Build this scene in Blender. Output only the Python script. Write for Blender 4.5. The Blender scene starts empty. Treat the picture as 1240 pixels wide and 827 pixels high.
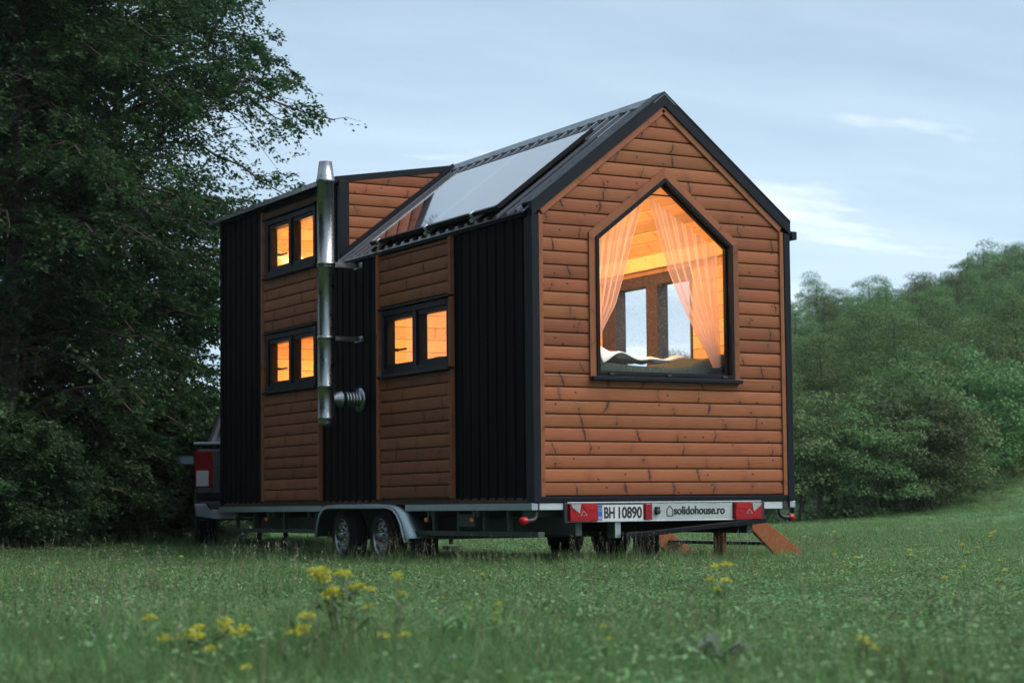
import bpy, bmesh, math, random
import numpy as np
from mathutils import Vector, Matrix
R_ = math.radians
rng = random.Random(7)
S = bpy.context.scene
COL = S.collection

# ------------------------------------------------------------------ helpers
def link(o): COL.objects.link(o); return o
def tag(o, label=None, cat=None, group=None, kind=None):
    if label: o['label'] = label
    if cat: o['category'] = cat
    if group: o['group'] = group
    if kind: o['kind'] = kind
    return o
def thing(name, loc, label, cat, group=None, rz=0.0):
    o = bpy.data.objects.new(name, None); link(o)
    o.location = loc; o.rotation_euler = (0, 0, rz); o.empty_display_size = .2
    return tag(o, label, cat, group)
def copy_tree(o, parent=None):
    c = o.copy(); COL.objects.link(c)
    if parent: c.parent = parent
    for ch in o.children: copy_tree(ch, c)
    return c

class MB:
    """collects shapes, builds ONE mesh object"""
    def __init__(s): s.v=[]; s.f=[]; s.uv=[]; s.m=[]; s.sm=[]; s.bid=rng.randrange(0,500)
    def nb(s): s.bid += 1; return s.bid
    def face(s, pts, uv=None, m=0, sm=False):
        i0=len(s.v); s.v += [tuple(p) for p in pts]
        s.f.append(tuple(range(i0,i0+len(pts)))); s.uv.append(uv or [(0,0)]*len(pts)); s.m.append(m); s.sm.append(sm)
    def mesh(s, V, F, m=0, sm=False, uvf=None):
        i0=len(s.v); s.v += [tuple(p) for p in V]
        for f in F:
            s.f.append(tuple(i+i0 for i in f)); s.m.append(m); s.sm.append(sm)
            s.uv.append([uvf(V[i]) if uvf else (0,0) for i in f])
    def obox(s, c, ax, hs, m=0):
        """oriented box: centre, three unit axes, half sizes"""
        c=Vector(c); ax=[Vector(a) for a in ax]
        k=max(range(3), key=lambda i: hs[i]); o=[i for i in range(3) if i!=k]
        o=sorted(o,key=lambda i:-hs[i]); b=s.nb(); u0=rng.uniform(0,30)
        V=[]; L=[]
        for x in (-1,1):
            for y in (-1,1):
                for z in (-1,1):
                    q=(x*hs[0],y*hs[1],z*hs[2]); L.append(q)
                    V.append(c+ax[0]*q[0]+ax[1]*q[1]+ax[2]*q[2])
        F=[(0,1,3,2),(4,6,7,5),(0,4,5,1),(2,3,7,6),(0,2,6,4),(1,5,7,3)]
        i0=len(s.v); s.v+=[tuple(p) for p in V]
        for f in F:
            s.f.append(tuple(i+i0 for i in f)); s.m.append(m); s.sm.append(False)
            s.uv.append([(u0+L[i][k], b+.5+.42*L[i][o[0]]/max(hs[o[0]],1e-6)) for i in f])
    def box(s, x0,x1,y0,y1,z0,z1,m=0):
        s.obox(((x0+x1)/2,(y0+y1)/2,(z0+z1)/2),((1,0,0),(0,1,0),(0,0,1)),(abs(x1-x0)/2,abs(y1-y0)/2,abs(z1-z0)/2),m)
    def beam(s,p,q,w,h,up=(0,0,1),m=0):
        p=Vector(p);q=Vector(q);a=(q-p).normalized();b=a.cross(Vector(up)).normalized();c=b.cross(a)
        s.obox((p+q)/2,(a,b,c),((q-p).length/2,w/2,h/2),m)
    def tube(s,pts,rad,n=10,m=0,cap=True):
        pts=[Vector(p) for p in pts]; rads=rad if hasattr(rad,'__len__') else [rad]*len(pts)
        V=[];F=[];ref=None
        for i,p in enumerate(pts):
            t=(pts[min(i+1,len(pts)-1)]-pts[max(i-1,0)]).normalized()
            if ref is None:
                ref=t.orthogonal().normalized()
            ref=(ref-t*ref.dot(t)).normalized(); b=t.cross(ref)
            for k in range(n):
                a=2*math.pi*k/n; V.append(p+(ref*math.cos(a)+b*math.sin(a))*rads[i])
        for i in range(len(pts)-1):
            for k in range(n):
                F.append((i*n+k,i*n+(k+1)%n,(i+1)*n+(k+1)%n,(i+1)*n+k))
        s.mesh(V,F,m,True)
        if cap:
            s.face([V[k] for k in range(n)][::-1],m=m); s.face([V[(len(pts)-1)*n+k] for k in range(n)],m=m)
    def lathe(s,c,axis,prof,n=32,m=0,sharp=False):
        """prof: (distance along axis, radius)"""
        c=Vector(c);a=Vector(axis).normalized();r=a.orthogonal().normalized();b=a.cross(r);V=[];F=[]
        for (h,rad) in prof:
            for k in range(n):
                t=2*math.pi*k/n; V.append(c+a*h+(r*math.cos(t)+b*math.sin(t))*rad)
        for i in range(len(prof)-1):
            for k in range(n): F.append((i*n+k,i*n+(k+1)%n,(i+1)*n+(k+1)%n,(i+1)*n+k))
        s.mesh(V,F,m,not sharp)
    def prism(s, poly, d0, d1, fn, m=0):
        """poly in 2D extruded from d0 to d1; fn(a,b,d)->xyz"""
        n=len(poly); A=[fn(a,b,d0) for a,b in poly]; B=[fn(a,b,d1) for a,b in poly]
        s.face(A[::-1],m=m); s.face(B,m=m)
        for i in range(n): s.face([A[i],A[(i+1)%n],B[(i+1)%n],B[i]],m=m)
    def build_each(s,name,mats,parent=None,bevel=0):
        """one object per loose piece"""
        par=list(range(len(s.v)))
        def fd(a):
            while par[a]!=a: par[a]=par[par[a]]; a=par[a]
            return a
        for f in s.f:
            for k in f[1:]: par[fd(k)]=fd(f[0])
        groups={}
        for i,f in enumerate(s.f): groups.setdefault(fd(f[0]),[]).append(i)
        out=[]
        for fs in groups.values():
            q=MB()
            for i in fs: q.face([s.v[k] for k in s.f[i]],s.uv[i],s.m[i],s.sm[i])
            out.append(q.build(name,mats,parent,bevel))
        return out
    def build(s,name,mats,parent=None,bevel=0,recalc=True):
        me=bpy.data.meshes.new(name); me.from_pydata(s.v,[],s.f)
        ul=me.uv_layers.new(name='UVMap'); flat=[c for f in s.uv for p in f for c in p]
        ul.data.foreach_set('uv',flat)
        me.polygons.foreach_set('material_index',s.m); me.polygons.foreach_set('use_smooth',s.sm)
        if not isinstance(mats,(list,tuple)): mats=[mats]
        for m in mats: me.materials.append(m)
        if recalc:
            bm=bmesh.new(); bm.from_mesh(me); bmesh.ops.remove_doubles(bm,verts=bm.verts,dist=1e-5)
            bmesh.ops.recalc_face_normals(bm,faces=bm.faces); bm.to_mesh(me); bm.free()
        me.update()
        o=bpy.data.objects.new(name,me); link(o)
        if parent: o.parent=parent; 
        if bevel:
            b=o.modifiers.new('bevel','BEVEL'); b.width=bevel; b.segments=2; b.limit_method='ANGLE'; b.angle_limit=R_(40)
        return o

def np_mesh(name,V,F,mats,parent=None,smooth=False,midx=None):
    me=bpy.data.meshes.new(name); n=F.shape[1]
    me.vertices.add(len(V)); me.vertices.foreach_set('co',np.asarray(V,np.float32).ravel())
    me.loops.add(F.size); me.loops.foreach_set('vertex_index',F.astype(np.int32).ravel())
    me.polygons.add(len(F)); me.polygons.foreach_set('loop_start',np.arange(0,F.size,n,dtype=np.int32))
    me.polygons.foreach_set('loop_total',np.full(len(F),n,np.int32))
    if smooth: me.polygons.foreach_set('use_smooth',np.ones(len(F),bool))
    if midx is not None: me.polygons.foreach_set('material_index',midx.astype(np.int32))
    for m in (mats if isinstance(mats,(list,tuple)) else [mats]): me.materials.append(m)
    me.update(calc_edges=True); me.validate()
    if parent is False: return me
    o=bpy.data.objects.new(name,me); link(o)
    if parent: o.parent=parent
    return o

# ------------------------------------------------------------------ camera model
F_PX=2329.4; YAW,PIT,ROL=.5151,.0656,-.0098; CAM=Vector((-7.4958,-12.9421,.53)); VPP=459.63
fw=Vector((math.sin(YAW)*math.cos(PIT),math.cos(YAW)*math.cos(PIT),math.sin(PIT)))
r0=Vector((math.cos(YAW),-math.sin(YAW),0)); u0=r0.cross(fw)
CR=r0*math.cos(ROL)+u0*math.sin(ROL); CU=-r0*math.sin(ROL)+u0*math.cos(ROL)
FH=Vector((math.sin(YAW),math.cos(YAW),0))
def rd(r,d,z=0): # position from distance to the right and forward of the viewpoint
    p=CAM+r0*r+FH*d; return Vector((p.x,p.y,z))
def px(u,d): return (u-620)/F_PX*d
cam=bpy.data.cameras.new('camera'); co=bpy.data.objects.new('camera',cam); link(co)
M=Matrix((( CR.x,CU.x,-fw.x,CAM.x),(CR.y,CU.y,-fw.y,CAM.y),(CR.z,CU.z,-fw.z,CAM.z),(0,0,0,1)))
co.matrix_world=M
cam.sensor_fit='HORIZONTAL'; cam.sensor_width=36; cam.lens=F_PX/1240*36
cam.shift_x=0; cam.shift_y=(VPP-413.5)/1240; cam.clip_end=3000; cam.clip_start=.1
cam.dof.use_dof=True; cam.dof.focus_distance=16.0; cam.dof.aperture_fstop=4.0
S.camera=co

# ------------------------------------------------------------------ materials
def mat(name):
    m=bpy.data.materials.new(name); m.use_nodes=True; nt=m.node_tree
    return m,nt,nt.nodes['Principled BSDF']
def N(nt,t,**k):
    n=nt.nodes.new(t)
    for a,b in k.items(): setattr(n,a,b)
    return n
def L(nt,a,b): nt.links.new(a,b)
def math_(nt,op,a,b=None,c=None):
    n=N(nt,'ShaderNodeMath',operation=op)
    for i,x in enumerate((a,b,c)):
        if x is None: continue
        if isinstance(x,(int,float)): n.inputs[i].default_value=x
        else: L(nt,x,n.inputs[i])
    return n.outputs[0]
def ramp(nt,x,stops):
    n=N(nt,'ShaderNodeValToRGB'); e=n.color_ramp.elements
    while len(e)<len(stops): e.new(.5)
    for i,(p,c) in enumerate(stops):
        e[i].position=p; e[i].color=(c if len(c)==4 else (*c,1)) if hasattr(c,'__len__') else (c,c,c,1)
    L(nt,x,n.inputs[0]); return n.outputs[0]
def mixc(nt,f,a,b,mode='MIX'):
    n=N(nt,'ShaderNodeMix',data_type='RGBA',blend_type=mode)
    for s,x in ((n.inputs[0],f),(n.inputs[6],a),(n.inputs[7],b)):
        if isinstance(x,(int,float)): s.default_value=x
        elif isinstance(x,tuple): s.default_value=(*x,1)
        else: L(nt,x,s)
    return n.outputs[2]
def noise(nt,vec,scale,detail=3,rough=.5,dim='3D',out=0):
    n=N(nt,'ShaderNodeTexNoise',noise_dimensions=dim); n.inputs['Scale'].default_value=scale
    n.inputs['Detail'].default_value=detail; n.inputs['Roughness'].default_value=rough
    if vec is not None: L(nt,vec,n.inputs['Vector'])
    return n.outputs[out]
def simple(name,col,rough=.5,metal=0,nscale=0,namt=.2,bump=0,bscale=60,spec=.5):
    m,nt,p=mat(name)
    p.inputs['Roughness'].default_value=rough; p.inputs['Metallic'].default_value=metal
    p.inputs['Specular IOR Level'].default_value=spec
    tc=N(nt,'ShaderNodeTexCoord')
    if nscale:
        x=noise(nt,tc.outputs['Object'],nscale,4,.6)
        c=ramp(nt,x,[(.3,tuple(v*(1-namt) for v in col)),(.7,tuple(min(1,v*(1+namt)) for v in col))])
        L(nt,c,p.inputs['Base Color'])
        r=ramp(nt,noise(nt,tc.outputs['Object'],nscale*2.3,3),[(.3,max(0,rough-.08)),(.7,min(1,rough+.1))])
        L(nt,r,p.inputs['Roughness'])
    else: p.inputs['Base Color'].default_value=(*col,1)
    if bump:
        b=N(nt,'ShaderNodeBump'); b.inputs['Strength'].default_value=bump; b.inputs['Distance'].default_value=.01
        L(nt,noise(nt,tc.outputs['Object'],bscale,3),b.inputs['Height']); L(nt,b.outputs[0],p.inputs['Normal'])
    return m

def wood(name, base, dark, knot, rough=.5, knots=1.0, groove=False, grain=1.0):
    """boards: UV u runs along the board in metres, floor(v) numbers the board"""
    m,nt,p=mat(name)
    uv=N(nt,'ShaderNodeUVMap',uv_map='UVMap'); sp=N(nt,'ShaderNodeSeparateXYZ'); L(nt,uv.outputs[0],sp.inputs[0])
    u,v=sp.outputs[0],sp.outputs[1]
    bid=math_(nt,'FLOOR',v); vf=math_(nt,'FRACT',v)
    wn=N(nt,'ShaderNodeTexWhiteNoise',noise_dimensions='1D'); L(nt,bid,wn.inputs['W'])
    off=math_(nt,'MULTIPLY',wn.outputs['Value'],57.0); uo=math_(nt,'ADD',u,off)
    wn2=N(nt,'ShaderNodeTexWhiteNoise',noise_dimensions='1D'); L(nt,math_(nt,'ADD',bid,.37),wn2.inputs['W'])
    # knots: one random candidate per cell along the board
    cu=math_(nt,'MULTIPLY',uo,2.2); cell=math_(nt,'FLOOR',cu)
    wk=N(nt,'ShaderNodeTexWhiteNoise',noise_dimensions='2D'); cb=N(nt,'ShaderNodeCombineXYZ'); L(nt,cell,cb.inputs[0]); L(nt,bid,cb.inputs[1]); L(nt,cb.outputs[0],wk.inputs['Vector'])
    ks=N(nt,'ShaderNodeSeparateColor'); L(nt,wk.outputs['Color'],ks.inputs[0])
    k1,k2,k3=ks.outputs[0],ks.outputs[1],ks.outputs[2]
    cx=math_(nt,'ADD',math_(nt,'MULTIPLY',k1,.5),.25)
    du=math_(nt,'DIVIDE',math_(nt,'SUBTRACT',math_(nt,'FRACT',cu),cx),2.2)      # metres from the knot
    dv=math_(nt,'MULTIPLY',math_(nt,'SUBTRACT',vf,math_(nt,'ADD',math_(nt,'MULTIPLY',k2,.5),.25)),.107)
    vec=N(nt,'ShaderNodeCombineXYZ'); L(nt,uo,vec.inputs[0]); L(nt,math_(nt,'MULTIPLY',v,.107),vec.inputs[1]); L(nt,math_(nt,'MULTIPLY',bid,3.1),vec.inputs[2])
    wob=math_(nt,'MULTIPLY',math_(nt,'SUBTRACT',noise(nt,vec.outputs[0],26,3,.6),.5),.042)
    # branch streak that bows across the board, plus an eye
    curv=math_(nt,'MULTIPLY',math_(nt,'SUBTRACT',k3,.42),12.0)
    arc=math_(nt,'ADD',math_(nt,'ADD',du,math_(nt,'MULTIPLY',math_(nt,'MULTIPLY',dv,dv),curv)),math_(nt,'ADD',wob,math_(nt,'MULTIPLY',dv,math_(nt,'SUBTRACT',k1,.5))))
    wid=math_(nt,'ADD',math_(nt,'MULTIPLY',math_(nt,'POWER',k2,2.0),.0065),.0026)
    streak=math_(nt,'SUBTRACT',1.0,math_(nt,'SMOOTH_MIN',math_(nt,'DIVIDE',math_(nt,'ABSOLUTE',arc),math_(nt,'MULTIPLY',wid,2.2)),1.0,.3))
    fade=ramp(nt,math_(nt,'ABSOLUTE',dv),[(.030,1.0),(.085,.15)])
    streak=math_(nt,'MULTIPLY',math_(nt,'MULTIPLY',streak,fade),1.0)
    half=ramp(nt,noise(nt,vec.outputs[0],9,2),[(.36,0.0),(.50,1.0)])
    streak=math_(nt,'MULTIPLY',streak,half); streak=math_(nt,'MULTIPLY',streak,math_(nt,'ADD',math_(nt,'MULTIPLY',math_(nt,'GREATER_THAN',k1,.12),.8),.2))
    eye=math_(nt,'SQRT',math_(nt,'ADD',math_(nt,'POWER',math_(nt,'ADD',du,wob),2.0),math_(nt,'POWER',math_(nt,'MULTIPLY',dv,1.3),2.0)))
    eye=ramp(nt,eye,[(.006,1.0),(.0115,0.0)])
    eye=math_(nt,'MULTIPLY',eye,math_(nt,'GREATER_THAN',k3,.45))
    kn=math_(nt,'MULTIPLY',math_(nt,'MAXIMUM',streak,eye),math_(nt,'MULTIPLY',math_(nt,'GREATER_THAN',k2,.22),knots))
    kn=math_(nt,'MINIMUM',math_(nt,'MAXIMUM',kn,0.0),1.0)
    # small dark pin knots
    pv_=N(nt,'ShaderNodeCombineXYZ'); L(nt,math_(nt,'MULTIPLY',uo,4.6),pv_.inputs[0]); L(nt,math_(nt,'MULTIPLY',v,.62),pv_.inputs[1])
    vp=N(nt,'ShaderNodeTexVoronoi',voronoi_dimensions='2D'); vp.inputs['Scale'].default_value=1.0; L(nt,pv_.outputs[0],vp.inputs['Vector'])
    vs=N(nt,'ShaderNodeSeparateColor'); L(nt,vp.outputs['Color'],vs.inputs[0])
    pin=math_(nt,'MULTIPLY',ramp(nt,math_(nt,'ADD',vp.outputs['Distance'],math_(nt,'MULTIPLY',wob,.6)),[(.028,1.0),(.060,0.0)]),math_(nt,'GREATER_THAN',vs.outputs[0],.45))
    kn=math_(nt,'MAXIMUM',kn,math_(nt,'MULTIPLY',pin,.9*min(1,knots)))
    halo=ramp(nt,math_(nt,'SQRT',math_(nt,'ADD',math_(nt,'POWER',du,2.0),math_(nt,'POWER',dv,2.0))),[(.01,.55),(.07,0.0)])
    # grain: long streaks that bend near the knots
    gv=N(nt,'ShaderNodeCombineXYZ'); L(nt,math_(nt,'MULTIPLY',uo,1.3),gv.inputs[0])
    L(nt,math_(nt,'ADD',math_(nt,'MULTIPLY',v,9.0),math_(nt,'MULTIPLY',halo,1.6)),gv.inputs[1])
    g=noise(nt,gv.outputs[0],3.2,6,.65)
    gv2=N(nt,'ShaderNodeCombineXYZ'); L(nt,math_(nt,'MULTIPLY',uo,6.0),gv2.inputs[0]); L(nt,math_(nt,'MULTIPLY',v,40.0),gv2.inputs[1])
    g2=noise(nt,gv2.outputs[0],2.0,3,.7)
    gg=math_(nt,'ADD',math_(nt,'MULTIPLY',g,.65),math_(nt,'MULTIPLY',g2,.35))
    c=ramp(nt,gg,[(.37,dark),(.50,base),(.72,tuple(min(1,x*1.22) for x in base))])
    blot=noise(nt,vec.outputs[0],2.1,4,.6)
    c=mixc(nt,.38,c,mixc(nt,blot,tuple(x*.6 for x in base),tuple(min(1,x*1.45) for x in base)),'MIX') if grain>=1 else c
    tint=N(nt,'ShaderNodeHueSaturation'); L(nt,c,tint.inputs['Color'])
    L(nt,math_(nt,'ADD',math_(nt,'MULTIPLY',wn2.outputs['Value'],.48),.75),tint.inputs['Value'])
    L(nt,math_(nt,'ADD',math_(nt,'MULTIPLY',wn.outputs['Value'],.008),.496),tint.inputs['Hue'])
    c=mixc(nt,math_(nt,'MULTIPLY',halo,.35),tint.outputs[0],tuple(x*.75 for x in dark))
    c=mixc(nt,math_(nt,'MULTIPLY',kn,.96),c,knot)
    L(nt,c,p.inputs['Base Color']); p.inputs['Specular IOR Level'].default_value=.22
    L(nt,math_(nt,'ADD',math_(nt,'MULTIPLY',g,.3),rough-.15),p.inputs['Roughness'])
    b=N(nt,'ShaderNodeBump'); b.inputs['Strength'].default_value=.35; b.inputs['Distance'].default_value=.004
    h=math_(nt,'ADD',gg,math_(nt,'MULTIPLY',kn,-.5))
    if groove:
        gr=math_(nt,'ABSOLUTE',math_(nt,'SUBTRACT',vf,.5)); gr=ramp(nt,gr,[(.455,1.0),(.49,0.0)])
        h=math_(nt,'ADD',math_(nt,'MULTIPLY',h,.3),math_(nt,'MULTIPLY',gr,3.0)); b.inputs['Strength'].default_value=.8
    L(nt,h,b.inputs['Height']); L(nt,b.outputs[0],p.inputs['Normal'])
    return m

M_STAIN=wood('stained_timber',(.240,.084,.036),(.080,.025,.011),(.010,.006,.006),.6)
M_TRIMW=wood('stained_timber_trim',(.232,.086,.039),(.105,.036,.017),(.025,.012,.009),.55,.5)
M_PINE=wood('pine_lining',(.62,.40,.20),(.52,.31,.14),(.26,.12,.05),.5,.8,True,.5)
M_PINEB=wood('pine_beam',(.66,.44,.22),(.56,.34,.15),(.28,.13,.06),.5,.6,False,.5)
M_STEP=wood('orange_stained_step',(.33,.105,.042),(.24,.07,.03),(.08,.03,.015),.6,.3)
M_CORE=simple('wall_membrane',(.02,.02,.022),.8)
M_RUST=simple('floor_edge_board',(.06,.026,.018),.7,0,8,.3)

def coated(name,col,rough,dust=.5,spec=.5):
    """powder coated sheet with faint streaks of dust and water marks"""
    m,nt,p=mat(name); tc=N(nt,'ShaderNodeTexCoord'); mp=N(nt,'ShaderNodeMapping'); mp.inputs['Scale'].default_value=(9,9,.7)
    L(nt,tc.outputs['Object'],mp.inputs[0]); a=noise(nt,mp.outputs[0],2.2,5,.65); b_=noise(nt,tc.outputs['Object'],3.1,4,.6)
    f=math_(nt,'MULTIPLY',ramp(nt,math_(nt,'MULTIPLY',a,b_),[(.2,0.0),(.42,1.0)]),dust*.5)
    p.inputs['Specular IOR Level'].default_value=spec
    L(nt,mixc(nt,f,col,tuple(x*1.6+.008 for x in col)),p.inputs['Base Color'])
    L(nt,ramp(nt,a,[(.3,rough-.07),(.7,rough+.12)]),p.inputs['Roughness'])
    bp=N(nt,'ShaderNodeBump'); bp.inputs['Strength'].default_value=.06; bp.inputs['Distance'].default_value=.02
    L(nt,noise(nt,tc.outputs['Object'],5,2),bp.inputs['Height']); L(nt,bp.outputs[0],p.inputs['Normal'])
    return m
M_SHEET=coated('black_profiled_sheet',(.0020,.0024,.0030),.5,.08,.045)
M_ROOF=coated('roof_sheet',(.008,.011,.018),.16,.2,.9)
M_TRIM=coated('anthracite_trim',(.0055,.009,.015),.42,.12,.16)
M_FRAME=coated('black_window_frame',(.0045,.0065,.010),.40,.1,.15)

def galv(name,col,rough):
    m,nt,p=mat(name); tc=N(nt,'ShaderNodeTexCoord'); p.inputs['Metallic'].default_value=1
    vo=N(nt,'ShaderNodeTexVoronoi'); vo.inputs['Scale'].default_value=70; L(nt,tc.outputs['Object'],vo.inputs['Vector'])
    sp=N(nt,'ShaderNodeSeparateColor'); L(nt,vo.outputs['Color'],sp.inputs[0])
    a=noise(nt,tc.outputs['Object'],4,5,.65)
    f=math_(nt,'ADD',math_(nt,'MULTIPLY',sp.outputs[0],.3),math_(nt,'MULTIPLY',a,.7))
    L(nt,mixc(nt,f,tuple(x*.62 for x in col),tuple(min(1,x*1.2) for x in col)),p.inputs['Base Color'])
    L(nt,ramp(nt,f,[(.2,rough-.08),(.8,rough+.12)]),p.inputs['Roughness'])
    return m
M_GALV=galv('galvanised_steel',(.40,.47,.50),.42)
M_GALVD=galv('dark_galvanised_steel',(.10,.12,.11),.55)  # darker galvanised tone, used on the underframe
def stainless():
    m,nt,p=mat('stainless_flue'); p.inputs['Metallic'].default_value=1; p.inputs['Base Color'].default_value=(.29,.31,.325,1)
    tc=N(nt,'ShaderNodeTexCoord'); vo=N(nt,'ShaderNodeTexVoronoi'); vo.inputs['Scale'].default_value=120
    L(nt,tc.outputs['Object'],vo.inputs['Vector'])
    d=ramp(nt,vo.outputs['Distance'],[(.12,1.0),(.42,0.0)])
    L(nt,ramp(nt,noise(nt,tc.outputs['Object'],14,4),[(.3,.22),(.7,.40)]),p.inputs['Roughness'])
    b=N(nt,'ShaderNodeBump'); b.inputs['Strength'].default_value=.25; b.inputs['Distance'].default_value=.003
    L(nt,d,b.inputs['Height']); L(nt,b.outputs[0],p.inputs['Normal']); return m
M_INOX=stainless()
def glass(name,drops=.5,tint=(.96,.98,.98)):
    m,nt,p=mat(name); out=nt.nodes['Material Output']; nt.nodes.remove(p)
    tr=N(nt,'ShaderNodeBsdfTransparent'); tr.inputs[0].default_value=(*tint,1)
    gl=N(nt,'ShaderNodeBsdfGlossy'); gl.inputs['Roughness'].default_value=.02
    ge=N(nt,'ShaderNodeNewGeometry'); dt=N(nt,'ShaderNodeVectorMath',operation='DOT_PRODUCT'); L(nt,ge.outputs['Normal'],dt.inputs[0]); L(nt,ge.outputs['Incoming'],dt.inputs[1])
    fr_=math_(nt,'ADD',math_(nt,'MULTIPLY',math_(nt,'POWER',math_(nt,'SUBTRACT',1.0,math_(nt,'ABSOLUTE',dt.outputs['Value'])),5.0),.9),.022)
    mx=N(nt,'ShaderNodeMixShader'); L(nt,fr_,mx.inputs[0]); L(nt,tr.outputs[0],mx.inputs[1]); L(nt,gl.outputs[0],mx.inputs[2])
    tc=N(nt,'ShaderNodeTexCoord'); vo=N(nt,'ShaderNodeTexVoronoi'); vo.inputs['Scale'].default_value=95; L(nt,tc.outputs['Object'],vo.inputs['Vector'])
    sp=N(nt,'ShaderNodeSeparateColor'); L(nt,vo.outputs['Color'],sp.inputs[0])
    dm=math_(nt,'MULTIPLY',ramp(nt,vo.outputs['Distance'],[(.22,1.0),(.40,0.0)]),math_(nt,'GREATER_THAN',sp.outputs[0],.62))
    b=N(nt,'ShaderNodeBump'); b.inputs['Strength'].default_value=1; b.inputs['Distance'].default_value=.004; L(nt,vo.outputs['Distance'],b.inputs['Height'])
    g2=N(nt,'ShaderNodeBsdfRefraction'); g2.inputs['IOR'].default_value=1.33; g2.inputs['Roughness'].default_value=.05; L(nt,b.outputs[0],g2.inputs['Normal'])
    tl=N(nt,'ShaderNodeBsdfTranslucent'); tl.inputs[0].default_value=(.8,.85,.85,1)
    m3=N(nt,'ShaderNodeMixShader'); m3.inputs[0].default_value=.12; L(nt,g2.outputs[0],m3.inputs[1]); L(nt,tl.outputs[0],m3.inputs[2])
    m2=N(nt,'ShaderNodeMixShader'); L(nt,math_(nt,'MULTIPLY',dm,drops),m2.inputs[0]); L(nt,mx.outputs[0],m2.inputs[1]); L(nt,m3.outputs[0],m2.inputs[2])
    L(nt,m2.outputs[0],out.inputs[0]); return m
M_GLASS=glass('rain_wet_glass',.5); M_GLASS2=glass('window_glass',.2)
def lens(name,col,rough=.12,spec=.3,coat=.12):
    m,nt,p=mat(name); tc=N(nt,'ShaderNodeTexCoord'); p.inputs['Base Color'].default_value=(*col,1); p.inputs['Roughness'].default_value=rough
    p.inputs['Coat Weight'].default_value=coat; p.inputs['Coat Roughness'].default_value=.1
    w=N(nt,'ShaderNodeTexVoronoi'); w.inputs['Scale'].default_value=90; L(nt,tc.outputs['Object'],w.inputs['Vector'])
    b=N(nt,'ShaderNodeBump'); b.inputs['Strength'].default_value=.4; b.inputs['Distance'].default_value=.003; L(nt,w.outputs['Distance'],b.inputs['Height']); p.inputs['Specular IOR Level'].default_value=spec
    L(nt,b.outputs[0],p.inputs['Normal'])
    L(nt,mixc(nt,ramp(nt,w.outputs['Distance'],[(.1,0.0),(.6,1.0)]),tuple(x*.6 for x in col),col),p.inputs['Base Color'])
    return m
M_TRUCKRED=lens('truck_red_lens',(.15,.003,.005),.3,.05,0); M_RED=lens('red_lens',(.32,.005,.009)); M_RED2=lens('dark_red_lens',(.25,.006,.010)); M_CLEAR=lens('clear_lens',(.30,.32,.34)); M_AMBER=lens('amber_lens',(.60,.16,.015))
M_BRIGHTRED=lens('bright_red_lens',(.36,.008,.014))
M_WHITE=simple('white_plate',(.52,.54,.55),.35,0,20,.06); M_BLUE=simple('blue_band',(.02,.09,.32),.4)
M_INK=simple('black_lettering',(.010,.012,.014),.45); M_BLACK=simple('black_plastic',(.014,.015,.016),.5,0,20,.3)
M_PLATEMETAL=simple('pale_metal_plate',(.36,.40,.41),.42,.3,6,.15)
M_RUBBER=simple('tyre_rubber',(.009,.009,.010),.75,0,12,.3,.3,80,.2); M_RIM=galv('wheel_steel',(.30,.32,.33),.35)
M_PAINT=simple('dark_grey_car_paint',(.030,.032,.038),.28,.2,3,.15); M_CHROME=simple('chrome',(.06,.065,.075),.14,1,3,.3)
M_CARGLASS=simple('tinted_car_glass',(.010,.014,.018),.06,0); M_MIRROR=simple('sky_tinted_mirror_shell',(.10,.14,.19),.25,.2)  # blue of the reflected sky is put into the mirror shell colour
M_SHEETW=simple('white_cotton',(.80,.78,.76),.8,0,6,.05,.5,14); M_BLANKET=simple('dark_green_fabric',(.022,.040,.028),.9,0,60,.5,.8,120)
def curtain_mat():
    m,nt,p=mat('sheer_curtain'); out=nt.nodes['Material Output']; nt.nodes.remove(p)
    d=N(nt,'ShaderNodeBsdfDiffuse'); d.inputs[0].default_value=(.80,.66,.60,1); t=N(nt,'ShaderNodeBsdfTranslucent'); t.inputs[0].default_value=(.84,.66,.58,1)
    tr=N(nt,'ShaderNodeBsdfTransparent'); tr.inputs[0].default_value=(1,.97,.95,1)
    a=N(nt,'ShaderNodeMixShader'); a.inputs[0].default_value=.55; L(nt,d.outputs[0],a.inputs[1]); L(nt,t.outputs[0],a.inputs[2])
    tc=N(nt,'ShaderNodeTexCoord'); w=noise(nt,tc.outputs['Object'],240,2)
    lw=N(nt,'ShaderNodeLayerWeight'); lw.inputs[0].default_value=.35
    f=math_(nt,'SUBTRACT',.46,math_(nt,'MULTIPLY',lw.outputs['Facing'],.35)); f=math_(nt,'ADD',f,math_(nt,'MULTIPLY',math_(nt,'SUBTRACT',w,.5),.25))
    b=N(nt,'ShaderNodeMixShader'); L(nt,f,b.inputs[0]); L(nt,a.outputs[0],b.inputs[1]); L(nt,tr.outputs[0],b.inputs[2])
    L(nt,b.outputs[0],out.inputs[0]); return m
M_CURT=curtain_mat()
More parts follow.
